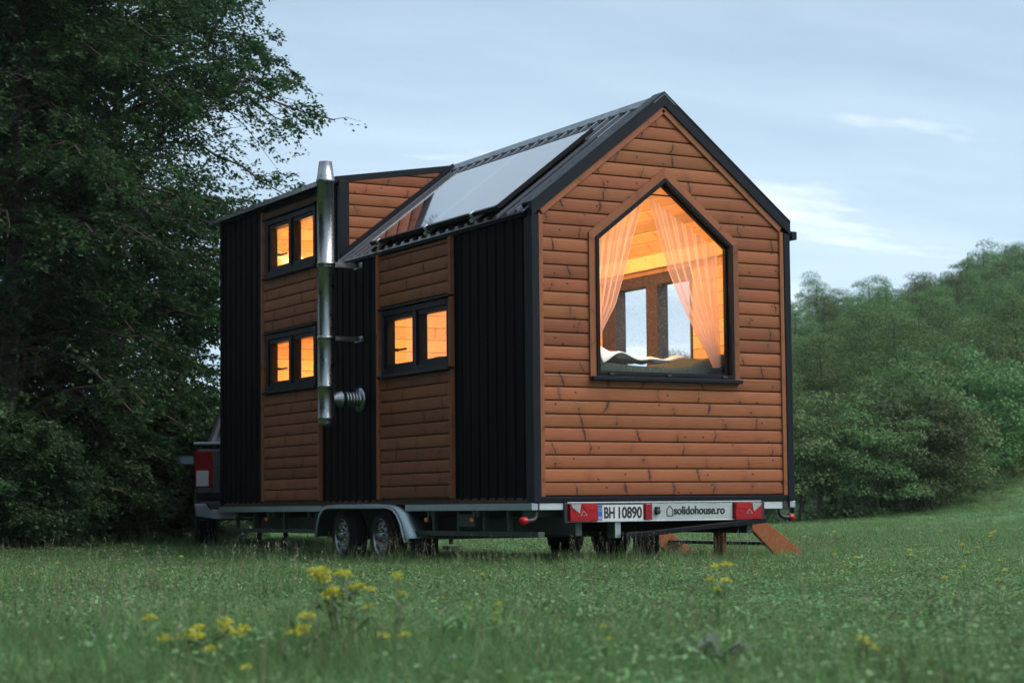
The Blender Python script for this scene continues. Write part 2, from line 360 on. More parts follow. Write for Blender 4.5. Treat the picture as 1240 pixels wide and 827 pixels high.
def solar():
    m,nt,p=mat('solar_cells'); uv=N(nt,'ShaderNodeUVMap',uv_map='UVMap'); sp=N(nt,'ShaderNodeSeparateXYZ'); L(nt,uv.outputs[0],sp.inputs[0])
    def lines(x,n,w): return math_(nt,'GREATER_THAN',math_(nt,'ABSOLUTE',math_(nt,'SUBTRACT',math_(nt,'FRACT',math_(nt,'MULTIPLY',x,n)),.5)),.5-w)
    l=math_(nt,'MAXIMUM',lines(sp.outputs[0],12,.012),lines(sp.outputs[1],6,.008))
    mid=math_(nt,'LESS_THAN',math_(nt,'ABSOLUTE',math_(nt,'SUBTRACT',sp.outputs[0],.5)),.0045)
    c=mixc(nt,l,(.010,.013,.028),(.16,.18,.21)); c=mixc(nt,mid,c,(.5,.52,.55)); L(nt,c,p.inputs['Base Color'])
    p.inputs['Roughness'].default_value=.07; p.inputs['IOR'].default_value=1.5; p.inputs['Coat Weight'].default_value=1; p.inputs['Coat Roughness'].default_value=.03; p.inputs['Coat IOR'].default_value=1.5
    return m
M_SOLAR=solar(); M_ALU=simple('aluminium_edge',(.62,.65,.68),.3,.9)

def leaf_mat(name,c1,c2,c3,trans=.35,scale=.9,rough=.55,vary=1.0):
    m,nt,p=mat(name); out=nt.nodes['Material Output']
    g=N(nt,'ShaderNodeNewGeometry'); oi=N(nt,'ShaderNodeObjectInfo')
    a=noise(nt,g.outputs['Position'],scale,4,.6); rn=g.outputs['Random Per Island']
    f=math_(nt,'ADD',math_(nt,'MULTIPLY',a,.6),math_(nt,'MULTIPLY',rn,.4))
    c=ramp(nt,f,[(.28,c1),(.5,c2),(.75,c3)])
    hs=N(nt,'ShaderNodeHueSaturation'); L(nt,c,hs.inputs['Color'])
    L(nt,math_(nt,'ADD',math_(nt,'MULTIPLY',oi.outputs['Random'],.055*vary),.5-.020*vary),hs.inputs['Hue'])
    L(nt,math_(nt,'ADD',math_(nt,'MULTIPLY',oi.outputs['Random'],.7*vary),1-.35*vary),hs.inputs['Value'])
    L(nt,hs.outputs[0],p.inputs['Base Color']); p.inputs['Roughness'].default_value=rough; p.inputs['Specular IOR Level'].default_value=.3
    t=N(nt,'ShaderNodeBsdfTranslucent'); L(nt,hs.outputs[0],t.inputs[0])
    mx=N(nt,'ShaderNodeMixShader'); mx.inputs[0].default_value=trans; L(nt,p.outputs[0],mx.inputs[1]); L(nt,t.outputs[0],mx.inputs[2]); L(nt,mx.outputs[0],out.inputs[0])
    return m
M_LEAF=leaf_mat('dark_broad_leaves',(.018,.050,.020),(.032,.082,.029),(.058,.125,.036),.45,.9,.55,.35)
M_LEAFS=leaf_mat('bush_leaves',(.05,.092,.045),(.075,.132,.060),(.105,.17,.075),.35)
M_FOREST=leaf_mat('forest_leaves',(.056,.110,.042),(.098,.168,.058),(.165,.240,.078),.35,.22,.6,1.25)
M_GRASS=leaf_mat('meadow_grass_blades',(.080,.152,.054),(.142,.245,.088),(.23,.335,.132),.4,.6,.5)
M_CLOVER=leaf_mat('meadow_low_leaves',(.080,.154,.058),(.138,.242,.092),(.21,.325,.138),.35,.6,.5)
M_STALK=leaf_mat('dry_grass_stalks',(.12,.13,.07),(.18,.18,.11),(.24,.23,.16),.2,1.5,.7)
M_YELLOW=leaf_mat('yellow_petals',(.40,.41,.035),(.54,.53,.05),(.64,.61,.11),.25,8,.55,.12)
M_WEED=leaf_mat('pale_weed_leaves',(.09,.14,.08),(.14,.20,.12),(.20,.27,.17),.25,3)
M_BARK=simple('bark',(.045,.036,.028),.9,0,9,.4,.8,30)

# ------------------------------------------------------------------ the ground
def sstep(x,a,b):
    t=np.clip((x-a)/(b-a),0,1); return t*t*(3-2*t)
def terr_rd(r,d):
    r=np.asarray(r,float); d=np.asarray(d,float)
    s=np.logaddexp(0,(r-8.0)/1.4)*1.4
    h=.24*s*sstep(d,24,62)
    edge=46+2.0*np.maximum(r-9,0)
    ang=r/np.maximum(d,5)
    h=h+.105*np.clip(d-edge,0,90)*sstep(ang,.05,.16)*sstep(d,50,70)
    h=h+.03*np.sin(r*.9+d*.31)*sstep(d,24,40)+.02*np.sin(d*.8-r*.5)*sstep(d,26,40)
    return np.minimum(h,24)
def terr(p):
    q=Vector((p[0]-CAM.x,p[1]-CAM.y,0)); return float(terr_rd(q.dot(r0),q.dot(FH)))
def on_ground(r,d,dz=0): p=rd(r,d); p.z=terr(p)+dz; return p
def ground_mat():
    m,nt,p=mat('meadow_soil_and_grass'); g=N(nt,'ShaderNodeNewGeometry')
    a=noise(nt,g.outputs['Position'],.35,5,.6); b=noise(nt,g.outputs['Position'],9,5,.7)
    f=math_(nt,'ADD',math_(nt,'MULTIPLY',a,.5),math_(nt,'MULTIPLY',b,.5))
    L(nt,ramp(nt,f,[(.32,(.065,.125,.045)),(.5,(.10,.185,.066)),(.68,(.14,.235,.086))]),p.inputs['Base Color']); p.inputs['Roughness'].default_value=.9
    bp=N(nt,'ShaderNodeBump'); bp.inputs['Strength'].default_value=.6; bp.inputs['Distance'].default_value=.1; L(nt,b,bp.inputs['Height']); L(nt,bp.outputs[0],p.inputs['Normal'])
    return m
rs=np.concatenate([np.linspace(-700,-70,14)[:-1],np.linspace(-70,70,113),np.linspace(70,700,14)[1:]])
ds=np.concatenate([np.linspace(-300,-10,8)[:-1],np.linspace(-10,170,145),np.linspace(170,1400,16)[1:]])
RR,DD=np.meshgrid(rs,ds); HH=terr_rd(RR,DD)
V=np.stack([CAM.x+r0.x*RR+FH.x*DD,CAM.y+r0.y*RR+FH.y*DD,HH],-1).reshape(-1,3)
nr=len(rs); ii=(np.arange(len(ds)-1)[:,None]*nr+np.arange(nr-1)[None]).ravel()
tag(np_mesh('ground',V,np.stack([ii,ii+1,ii+1+nr,ii+nr],-1),ground_mat(),None,True),'gently rolling green meadow rising to the wooded hill','meadow',None,'structure')

# ------------------------------------------------------------------ grass
rn=np.random.default_rng(5)
def leaf_quads(P,A,Nn,Ln,Wd):
    """rhombus leaves: base P, axis A, normal Nn"""
    A=A/np.linalg.norm(A,axis=1,keepdims=True); B=np.cross(Nn,A); B/=np.maximum(np.linalg.norm(B,axis=1,keepdims=True),1e-6)
    Ln=np.asarray(Ln)[:,None]; Wd=np.asarray(Wd)[:,None]
    C=np.cross(A,B)
    V=np.stack([P,P+A*Ln*.45+B*Wd*.5+C*Wd*.12,P+A*Ln,P+A*Ln*.45-B*Wd*.5+C*Wd*.12],1).reshape(-1,3)
    i=np.arange(len(P))*4; return V,np.stack([i,i+1,i+2,i+3],-1)
def blades(n,rad,h0,h1,w,bend,m=0):
    a=rn.uniform(0,2*np.pi,n); rr=rad*np.sqrt(rn.uniform(0,1,n)); P=np.stack([rr*np.cos(a),rr*np.sin(a),np.full(n,-.01)],-1)
    h=rn.uniform(h0,h1,n); t=rn.uniform(0,2*np.pi,n); lean=np.stack([np.cos(t),np.sin(t)],-1)*(rn.uniform(.1,1,n)*bend)[:,None]
    f=rn.uniform(0,2*np.pi,n); S_=np.stack([np.cos(f),np.sin(f),np.zeros(n)],-1)*w/2
    def pt(s): return np.concatenate([P[:,:2]+lean*(h*s**2)[:,None],(P[:,2]+h*s*(1-.18*s*bend))[:,None]],1)
    V=np.stack([pt(0)-S_,pt(0)+S_,pt(.5)-S_*.8,pt(.5)+S_*.8,pt(1)-S_*.12,pt(1)+S_*.12],1).reshape(-1,3); i=np.arange(n)*6
    return V,np.concatenate([np.stack([i,i+1,i+3,i+2],-1),np.stack([i+2,i+3,i+5,i+4],-1)])
def low_leaves(n,rad,h0,h1,ln):
    a=rn.uniform(0,2*np.pi,n); rr=rad*np.sqrt(rn.uniform(0,1,n)); P=np.stack([rr*np.cos(a),rr*np.sin(a),rn.uniform(h0,h1,n)],-1)
    A=rn.normal(0,1,(n,3)); A[:,2]*=.45; Nn=rn.normal(0,.45,(n,3)); Nn[:,2]+=1
    return leaf_quads(P,A,Nn,rn.uniform(.6,1.2,n)*ln,rn.uniform(.45,.7,n)*ln)
def join(parts):
    Vs=[];Fs=[];Ms=[];o=0
    for (V,F),m in parts: Vs.append(V);Fs.append(F+o);Ms.append(np.full(len(F),m));o+=len(V)
    return np.concatenate(Vs),np.concatenate(Fs),np.concatenate(Ms)
tufts=bpy.data.collections.new('grass_tuft_variants')
def tuft(name,parts):
    V,F,m_=join(parts); me=np_mesh(name,V,F,[M_GRASS,M_CLOVER,M_STALK],False,False,m_); o=bpy.data.objects.new(name,me); tufts.objects.link(o)
def seedheads(n,rad,h0,h1):
    V,F=blades(n,rad,h0,h1,.0022,.25); h=V.reshape(n,6,3)[:,4,:]; k=6
    P=np.repeat(h,k,0)-np.tile(np.linspace(0,.07,k),n)[:,None]*np.array([[0,0,1.]]); A=rn.normal(0,1,(n*k,3)); A[:,2]=np.abs(A[:,2])+1.2
    V2,F2=leaf_quads(P,A,rn.normal(0,1,(n*k,3)),rn.uniform(.012,.024,n*k),np.full(n*k,.005)); return np.concatenate([V,V2]),np.concatenate([F,F2+len(V)])
for k in range(3): tuft('a_grass_tuft',[(blades(48,.12,.06,.17,.0036,.75),0),(low_leaves(10,.12,.02,.06,.020),1)])
for k in range(3): tuft('b_leafy_tuft',[(blades(26,.12,.05,.14,.0036,.8),0),(low_leaves(46,.12,.01,.095,.026),1)])
for k in range(2): tuft('c_tall_tuft',[(blades(26,.09,.12,.26,.0042,.55),0),(seedheads(3,.08,.24,.40),2),(low_leaves(8,.1,.02,.08,.03),1)])
tuft('d_seed_tuft',[(blades(14,.1,.06,.15,.004,.7),0),(seedheads(4,.09,.22,.38),2)])
def scatter(d0,d1,dens,slope=.31,pad=1.2):
    area=slope*(d1*d1-d0*d0)+2*pad*(d1-d0); n=int(area*dens)
    d=np.sqrt(rn.uniform(d0*d0,d1*d1,n)); r=rn.uniform(-1,1,n)*(slope*d+pad); return r,d
R1,D1=zip(*[scatter(3.6,9,130),scatter(9,20,95),scatter(20,36,42),scatter(36,66,15,.31,3),scatter(66,100,6,.31,4)])
scl=np.concatenate([np.full(len(x),s) for x,s in zip(R1,(1.0,1.0,1.25,1.6,2.0))]); R1=np.concatenate(R1); D1=np.concatenate(D1)
n=len(R1); Z1=terr_rd(R1,D1)
P=np.stack([CAM.x+r0.x*R1+FH.x*D1,CAM.y+r0.y*R1+FH.y*D1,Z1],-1)
# patches: taller or leafier where a slow noise says so
pn=np.sin(P[:,0]*.83+1.3*np.sin(P[:,1]*.41))+np.sin(P[:,1]*.67+1.7*np.sin(P[:,0]*.37+2))+rn.normal(0,.55,n)
idx=np.where(pn>1.35,rn.integers(0,3,n),np.where(pn>-.5,np.where(rn.random(n)<.66,rn.integers(3,6,n),rn.integers(0,3,n)),rn.integers(3,6,n)))
idx=np.where(rn.random(n)<.05,rn.integers(6,9,n),idx)
under=(P[:,0]>-.15)&(P[:,0]<2.5)&(P[:,1]>.2)&(P[:,1]<7.2)
rim=(P[:,0]>-.9)&(P[:,0]<2.6)&(P[:,1]>-.7)&(P[:,1]<6)&(~under)
idx=np.where(rim&(rn.random(n)<.17),rn.integers(6,9,n),idx); idx=np.where(under,rn.integers(0,3,n),idx)
idx=np.where((D1>30)&(idx>=6),idx-6,idx); treeline=(D1>24)&(D1<28)&(R1<-3.6); idx=np.where(treeline&(rn.random(n)<.3),rn.integers(6,8,n),idx)
scl=scl*rn.uniform(.75,1.25,n)*np.where(under,.75,1); zs=np.interp(D1,[6,12,22,36,60],[.92,.90,.78,.58,.38])*(1+.16*np.clip(pn,-1.4,1.4))*np.where(idx>=6,.88,1); scl=np.stack([scl,scl,scl*zs],-1)
me=bpy.data.meshes.new('grass'); me.vertices.add(n); me.vertices.foreach_set('co',P.astype(np.float32).ravel())
for nm,tp,dat in (('scl','FLOAT_VECTOR',scl.astype(np.float32)),('rotz','FLOAT',rn.uniform(0,6.283,n).astype(np.float32)),('idx','INT',idx.astype(np.int32))):
    at=me.attributes.new(nm,tp,'POINT'); at.data.foreach_set('vector' if tp=='FLOAT_VECTOR' else 'value',dat.ravel())
me.materials.append(M_GRASS)
go=bpy.data.objects.new('grass',me); link(go); tag(go,'tall uneven meadow grass with clover and dry seed stalks','grass',None,'stuff')
ng=bpy.data.node_groups.new('grass_nodes','GeometryNodeTree'); ng.interface.new_socket('Geometry',in_out='INPUT',socket_type='NodeSocketGeometry'); ng.interface.new_socket('Geometry',in_out='OUTPUT',socket_type='NodeSocketGeometry')
gi=ng.nodes.new('NodeGroupInput'); gout=ng.nodes.new('NodeGroupOutput'); ip=ng.nodes.new('GeometryNodeInstanceOnPoints'); ci=ng.nodes.new('GeometryNodeCollectionInfo')
ci.inputs['Collection'].default_value=tufts; ci.inputs['Separate Children'].default_value=True; ci.inputs['Reset Children'].default_value=True
def attr(nm,tp):
    a=ng.nodes.new('GeometryNodeInputNamedAttribute'); a.data_type=tp; a.inputs['Name'].default_value=nm; return [o for o in a.outputs if o.enabled and o.name=='Attribute'][0]
cx=ng.nodes.new('ShaderNodeCombineXYZ'); ng.links.new(attr('rotz','FLOAT'),cx.inputs[2])
ng.links.new(gi.outputs[0],ip.inputs['Points']); ng.links.new(ci.outputs[0],ip.inputs['Instance']); ip.inputs['Pick Instance'].default_value=True
ng.links.new(attr('idx','INT'),ip.inputs['Instance Index']); ng.links.new(cx.outputs[0],ip.inputs['Rotation']); ng.links.new(attr('scl','FLOAT_VECTOR'),ip.inputs['Scale'])
ng.links.new(ip.outputs[0],gout.inputs[0]); md=go.modifiers.new('grass','NODES'); md.node_group=ng

# ------------------------------------------------------------------ the tiny house
W=2.5; LEN=6.66; ZF=.60; K=.78; ZE=2.843; ZR=2.875; YD=3.59; ZD=3.654; CX=1.25
def roofz(x): return ZR+K*min(x,W-x)
house=thing('tiny_house',(0,0,0),'brown timber and black metal tiny house with lit windows on a trailer','tiny house')
H_BOARD=.1068
PROF=[(0,-.014),(.05,-.012),(.088,.0060),(.14,.0095),(.32,.0118),(.55,.0122),(.8,.0105),(.95,.0078),(1.0,.0055),(1.0001,-.012)]
def clad(mb,z0,z1,iv,fn,h=H_BOARD):
    """horizontal rounded boards between z0 and z1; iv(z)->(a0,a1) span; fn(a,z,n)->xyz"""
    i=0; z=z0
    while z<z1-1e-4:
        top=min(z+h,z1); b=mb.nb(); uo=rng.uniform(0,40); rows=[]
        jit=rng.uniform(-.0015,.0015)
        for (s,nn) in PROF:
            zz=z+s*h
            if zz>top+.001: break
            a0,a1=iv(min(zz,z1))
            if a1-a0<.002: continue
            rows.append((a0,a1,zz,nn+jit,s))
        for q in range(len(rows)-1):
            a0,a1,za,na,sa=rows[q]; c0,c1,zb,nb_,sb=rows[q+1]
            mb.face([fn(a0,za,na),fn(a1,za,na),fn(c1,zb,nb_),fn(c0,zb,nb_)],[(uo+a0,b+min(sa,.998)),(uo+a1,b+min(sa,.998)),(uo+c1,b+min(sb,.999)),(uo+c0,b+min(sb,.999))],0,True)
        z+=h
# gable cladding around the pentagon window
WB,WS,WA,WL,WR=1.545,2.665,3.19,.57,1.92
def half(z,left):
    lim=.06 if z<ZE-.02 else .06+(z-ZE+.02)/K
    if z>=WA or z<WB: inner=CX
    elif z>WS: inner=CX-(WA-z)/((WA-WS)/(CX-WL))
    else: inner=WL
    inner=min(inner,CX)
    return (lim,inner) if left else (W-inner,W-lim)
g=MB(); apex=ZE-.02+K*(CX-.06)
def gable_rows(left):
    # rows that meet the window sill are cut exactly at its height
    global PROF
    keep=PROF; i=int((WB-ZF)/H_BOARD); s=(WB-ZF)/H_BOARD-i
    clad(g,ZF,ZF+i*H_BOARD,lambda z:half(z,left),lambda a,z,n_:(a,-.022-n_,z))
    PROF=[p for p in keep if p[0]<s]+[(s-1e-4,.012),(s+1e-4,.012)]+[p for p in keep if p[0]>s]
    clad(g,ZF+i*H_BOARD,ZF+(i+1)*H_BOARD,lambda z:half(z,left),lambda a,z,n_:(a,-.022-n_,z))
    PROF=keep
    clad(g,ZF+(i+1)*H_BOARD,apex,lambda z:half(z,left),lambda a,z,n_:(a,-.022-n_,z))
st=rng.getstate(); gable_rows(True); rng.setstate(st); g.bid-= 0
b_left=g.bid; n_rows=b_left
g2=MB(); 
g.bid=g.bid-(int(math.ceil((apex-ZF)/H_BOARD)))
rng.setstate(st); gable_rows(False)
g.build('gable_cladding',M_STAIN,house,recalc=False)
# gable wall body with a pentagon hole
def pent(x0,x1,zb,zs,za): return [(x0,zb),(x0,zs),((x0+x1)/2,za),(x1,zs),(x1,zb)]
OUT=pent(0,W,ZF-.04,ZR-.03,ZR-.03+K*CX); HOLE=pent(WL,2*CX-WL,WB,WS,WA); HOLE=[(a if a<CX else WR if a>CX+.1 else CX,b) for a,b in HOLE]
w=MB()
for i in range(5):
    j=(i+1)%5; o0,o1,h0,h1=OUT[i],OUT[j],HOLE[i],HOLE[j]
    w.face([(o0[0],-.01,o0[1]),(o1[0],-.01,o1[1]),(h1[0],-.01,h1[1]),(h0[0],-.01,h0[1])],m=0)
    ins=[(min(max(a,.085),W-.085),b) for a,b in (o0,o1)]
    w.face([(q[0],.09,q[1]) for q in (ins[0],ins[1],h1,h0)],[(q[0],q[1]/.12) for q in (ins[0],ins[1],h1,h0)],1)
    w.face([(h0[0],-.01,h0[1]),(h1[0],-.01,h1[1]),(h1[0],.09,h1[1]),(h0[0],.09,h0[1])],m=0)
w.build('gable_wall',[M_CORE,M_PINE],house,recalc=False)
# casing boards (wood) and verge trims (metal)
c=MB(); v=MB()
sl=Vector((1,0,K)).normalized(); nl=Vector((-K,0,1)).normalized()
sr=Vector((-1,0,K)).normalized(); nr_=Vector((K,0,1)).normalized()
for (a,side) in ((.055,1),(W-.055,-1)):
    c.box(min(a,a+side*.04),max(a,a+side*.04),-.048,-.012,ZF,ZE-.035)
    lowp=Vector((a,-.030,ZE)); hi=Vector((CX,-.030,ZE+K*(CX-.055))); nn=nl if side>0 else nr_; dd=sl if side>0 else sr
    Lh=(hi-lowp).length; cc=(lowp+hi)/2-nn*.026
    c.obox(cc+dd*.0,(dd,Vector((0,1,0)),nn),((Lh)/2-.012,.018,.026))
c.build_each('gable_edge_board',M_TRIMW,house,.004)
def mitre_trim(mb,w0,w1,y0,y1,m=0):
    """metal verge: between roof surface offsets w0..w1 measured down from the sheet"""
    for side in (0,1):
        X=lambda x:x if side==0 else W-x
        za=lambda x,o:ZR+K*x-o*math.sqrt(1+K*K)
        pts=[(-.012,za(-.012,w0)),(CX,za(CX,w0)),(CX,za(CX,w1)),(-.012,za(-.012,w1))]
        mb.prism(pts,y0,y1,lambda a,b,d:(X(a),d,b),m)
mitre_trim(v,-.022,.058,-.062,-.0135)
mitre_trim(v,-.034,-.022,-.066,.10)
v.build('verge_trim',M_TRIM,house)
v=MB()
for x0,x1 in ((-.012,.05),(W-.05,W+.012)):
    v.box(x0,x1,-.052,-.012,ZF-.045,ZR-.075)
v.box(-.012,.0,-.012,.07,ZF-.045,ZR-.05); v.box(W,W+.012,-.012,.07,ZF-.045,ZR-.05)
v.build_each('corner_trim',M_TRIM,house,.003)
v=MB(); v.box(.052,W-.052,-.045,-.008,ZF-.045,ZF-.002); v.build('base_trim',M_FRAME,house,.003)
# pentagon window
win=MB()
def ring(mb,A,B,y0,y1,m=0):
    n=len(A)
    for i in range(n):
        j=(i+1)%n; q=[A[i],A[j],B[j],B[i]]
        for y in (y0,y1): mb.face([(a,y,b) for a,b in q],m=m)
        for (p_,r_) in ((A[i],A[j]),(B[i],B[j])): mb.face([(p_[0],y0,p_[1]),(r_[0],y0,r_[1]),(r_[0],y1,r_[1]),(p_[0],y1,p_[1])],m=m)
def inset(P,d):
    n=len(P); out=[]
    C=(sum(p[0] for p in P)/n,sum(p[1] for p in P)/n)
    for i in range(n):
        p0,p1,p2=[Vector(P[(i+k)%n]) for k in (-1,0,1)]
        def off(a,b):
            t=(b-a).normalized(); nn=Vector((-t.y,t.x))
            if nn.dot(Vector(C)-a)<0: nn=-nn
            return a+nn*d,t
        a,t1=off(p0,p1); b,t2=off(p1,p2); den=t1.x*t2.y-t1.y*t2.x
        s=((b-a).x*t2.y-(b-a).y*t2.x)/den; q=a+t1*s; out.append((q.x,q.y))
    return out
FR=[(WL+.006,WB+.006),(WL+.006,WS-.002),(CX,WA-.008),(WR-.006,WS-.002),(WR-.006,WB+.006)]
G1=inset(FR,.030); G2=inset(FR,.046)
ring(win,FR,G1,-.062,.03); ring(win,G1,G2,-.012,.028)
wo=win.build('pentagon_window',M_FRAME,house,.002)
p=MB(); p.face([(a,.008,b) for a,b in inset(FR,.040)]); p.build('pane',M_GLASS,wo,recalc=False)
p=MB(); p.box(WL-.05,WR+.055,-.092,-.012,WB-.028,WB+.003); p.build('sill',M_TRIM,wo,.004)
p=MB()
for x in (.70,CX,1.80): p.box(x-.02,x+.02,-.078,-.0625,WB+.016,WB+.036)
p.build_each('drain_cap',M_BLACK,wo)
c=MB(); CO=[(WL-.052,WB-.002),(WL-.052,WS+.030),(CX,WA+.074),(WR+.052,WS+.030),(WR+.052,WB-.002)]
for i in range(4):
    q=[CO[i],CO[i+1],FR[i+1],FR[i]]; b=c.nb(); uo=rng.uniform(0,30); ln=(Vector(CO[i+1])-Vector(CO[i])).length
    for y in (-.050,-.012): c.face([(a,y,z) for a,z in q],[(uo,b+.9),(uo+ln,b+.9),(uo+ln,b+.1),(uo,b+.1)])
    c.face([(CO[i][0],-.012,CO[i][1]),(CO[i+1][0],-.012,CO[i+1][1]),(CO[i+1][0],-.050,CO[i+1][1]),(CO[i][0],-.050,CO[i][1])],[(uo,b+.1),(uo+ln,b+.1),(uo+ln,b+.2),(uo,b+.2)])
c.build('window_casing',M_TRIMW,house,recalc=False)

# left and right walls: body with window holes
def wall(name,xo,xi,ys,zs,holes,matout=M_CORE):
    mb=MB(); ys=sorted(set(ys+[h[0] for h in holes]+[h[1] for h in holes])); zs=sorted(set(zs+[h[2] for h in holes]+[h[3] for h in holes]))
    inh=lambda y,z:any(h[0]<y<h[1] and h[2]<z<h[3] for h in holes)
    for i in range(len(ys)-1):
        for j in range(len(zs)-1):
            if inh((ys[i]+ys[i+1])/2,(zs[j]+zs[j+1])/2): continue
            q=[(ys[i],zs[j]),(ys[i+1],zs[j]),(ys[i+1],zs[j+1]),(ys[i],zs[j+1])]
            mb.face([(xo,a,b) for a,b in q],m=0); mb.face([(xi,a,b) for a,b in q],[(a,b/.12) for a,b in q],1)
    for (a,b,z0,z1) in holes:
        for q in (((a,z0),(b,z0)),((a,z1),(b,z1)),((a,z0),(a,z1)),((b,z0),(b,z1))):
            mb.face([(xo,*q[0]),(xo,*q[1]),(xi,*q[1]),(xi,*q[0])],[(q[0][0]+q[0][1],.2),(q[1][0]+q[1][1],.2),(q[1][0]+q[1][1],.8),(q[0][0]+q[0][1],.8)],1)
    return mb.build(name,[matout,M_PINE],house,recalc=False)
WINS=[(1.30,2.62,1.705,2.285),(4.09,5.34,1.715,2.290),(4.09,5.34,2.885,3.465)]
wall('side_wall',.012,.09,[0,YD],[ZF-.04,ZR-.04],[WINS[0]])
wall('side_wall',.012,.09,[YD,LEN],[ZF-.04,ZD-.03],WINS[1:])
RW=(1.25,2.76,1.25,2.665); RD=(.18,1.02,.62,2.55)
wall('side_wall',W-.012,W-.09,[0,LEN],[ZF-.04,ZR-.04],[RW])
# far end wall, floor, partition, loft, ceilings
e=MB(); o=pent(0,W,ZF-.04,ZR-.03,ZR-.03+K*CX); o[0:2]=[(0,ZF-.04),(0,ZD-.05)]
e.face([(a,LEN,b) for a,b in o]); e.face([(a,LEN-.09,b) for a,b in o],[(a,b/.12) for a,b in o],1); e.build('end_wall',[M_SHEET,M_PINE],house,recalc=False)
e=MB(); e.box(.0,W,-.005,LEN,ZF-.048,ZF-.004); e.build('floor',M_RUST,house)
e=MB(); o2=[(.09,ZF),(.09,ZD-.06),(CX,ZR+K*CX-.1),(W-.09,ZR-.04),(W-.09,ZF)]
for y in (3.80,3.86): e.face([(a,y,b) for a,b in o2],[(a,b/.12) for a,b in o2])
e.build('partition',M_PINE,house,recalc=False)
e=MB(); e.box(.09,W-.09,3.862,LEN-.09,2.56,2.66); e.build('loft_floor',M_PINEB,house)
e=MB()
th=.10
def slopeface(x0,x1,y0,y1,zf): 
    q=[(x0,y0),(x1,y0),(x1,y1),(x0,y1)]; e.face([(a,b,zf(a)) for a,b in q],[(b,(abs(a-x0)*1.27)/.12) for a,b in q],0)
slopeface(.02,CX,-.008,YD,lambda x:ZR+K*x-th); slopeface(W-.02,CX,-.008,LEN-.01,lambda x:ZR+K*(W-x)-th)
slopeface(.02,CX,YD,LEN-.01,lambda x:ZD-.07+(3.80-ZD+.0)*x/CX)
e.build('ceiling',M_PINE,house,recalc=False)
e=MB(); e.box(W-.17,W-.092,.10,3.79,2.70,2.83); e.box(.092,.17,.10,3.79,2.70,2.83); e.box(CX-.05,CX+.05,.1,3.79,3.62,3.73); e.build_each('ceiling_beam',M_PINEB,house,.004)

# black sheet panels with ribs on the left wall
def ribbed(mb,y0,y1,z0f,z1f,xb,depth=.010,pitch=.148):
    ys=[];y=y0
    pat=[(0,0),(.30,0),(.40,1),(.62,1),(.72,0)]
    k=0
    while y<y1:
        for a,b in pat:
            yy=y0+k*pitch+a*pitch
            if yy<=y1: ys.append((yy,b))
        k+=1; y=y0+k*pitch
    ys.append((y1,0))
    for i in range(len(ys)-1):
        (ya,ba),(yb,bb)=ys[i],ys[i+1]; xa=xb-ba*depth; xb2=xb-bb*depth
        mb.face([(xa,ya,z0f),(xb2,yb,z0f),(xb2,yb,z1f(yb)),(xa,ya,z1f(ya))])
sheets=[(.05,1.268,ZR-.06),(2.72,YD,ZR-.06),(YD,3.99,ZD-.06),(5.46,LEN-.03,ZD-.06)]
for (a,b,zt) in sheets[:1]:
    s_=MB(); ribbed(s_,a,b,ZF-.02,lambda y:zt,.004); s_.build('profiled_sheet',M_SHEET,house,recalc=False)
s_=MB(); ribbed(s_,2.72,YD,ZF-.02,lambda y:ZR-.06,.004); ribbed(s_,YD,3.99,ZF-.02,lambda y:ZD-.06,.004); s_.build('profiled_sheet',M_SHEET,house,recalc=False)
s_=MB(); ribbed(s_,5.46,LEN-.04,ZF-.02,lambda y:ZD-.06,.004); s_.build('profiled_sheet',M_SHEET,house,recalc=False)
s_=MB(); s_.box(-.018,.05,LEN-.05,LEN+.015,ZF-.03,ZD-.03); s_.build_each('corner_trim',M_SHEET,house,.003)
s_=MB(); s_.box(W-.008,W+.004,.07,1.23,ZF-.02,ZR-.05); s_.box(W-.008,W+.004,2.78,LEN,ZF-.02,ZR-.05); s_.box(W-.008,W+.004,1.23,2.78,ZF-.02,1.23); s_.box(W-.008,W+.004,1.23,2.78,2.68,ZR-.05); s_.build('profiled_sheet',M_SHEET,house)
# timber columns
def column(y0,y1,segs,ztop):
    cb=MB()
    for (z0,z1) in segs: clad(cb,z0,z1,lambda z:(y0+.03,y1-.03),lambda a,z,n_:(-.014-n_,a,z),.1075)
    cb.build('timber_panel',M_STAIN,house,recalc=False)
    t=MB(); t.box(-.040,.0,y0,y0+.042,ZF,ztop); t.box(-.040,.0,y1-.042,y1,ZF,ztop); t.build_each('panel_edge_board',M_TRIMW,house,.003)
column(1.268,2.72,[(ZF,1.672),(2.315,ZR-.075)],ZR-.075)
column(3.99,5.46,[(ZF,1.682),(2.315,2.855),(3.49,ZD-.085)],ZD-.085)
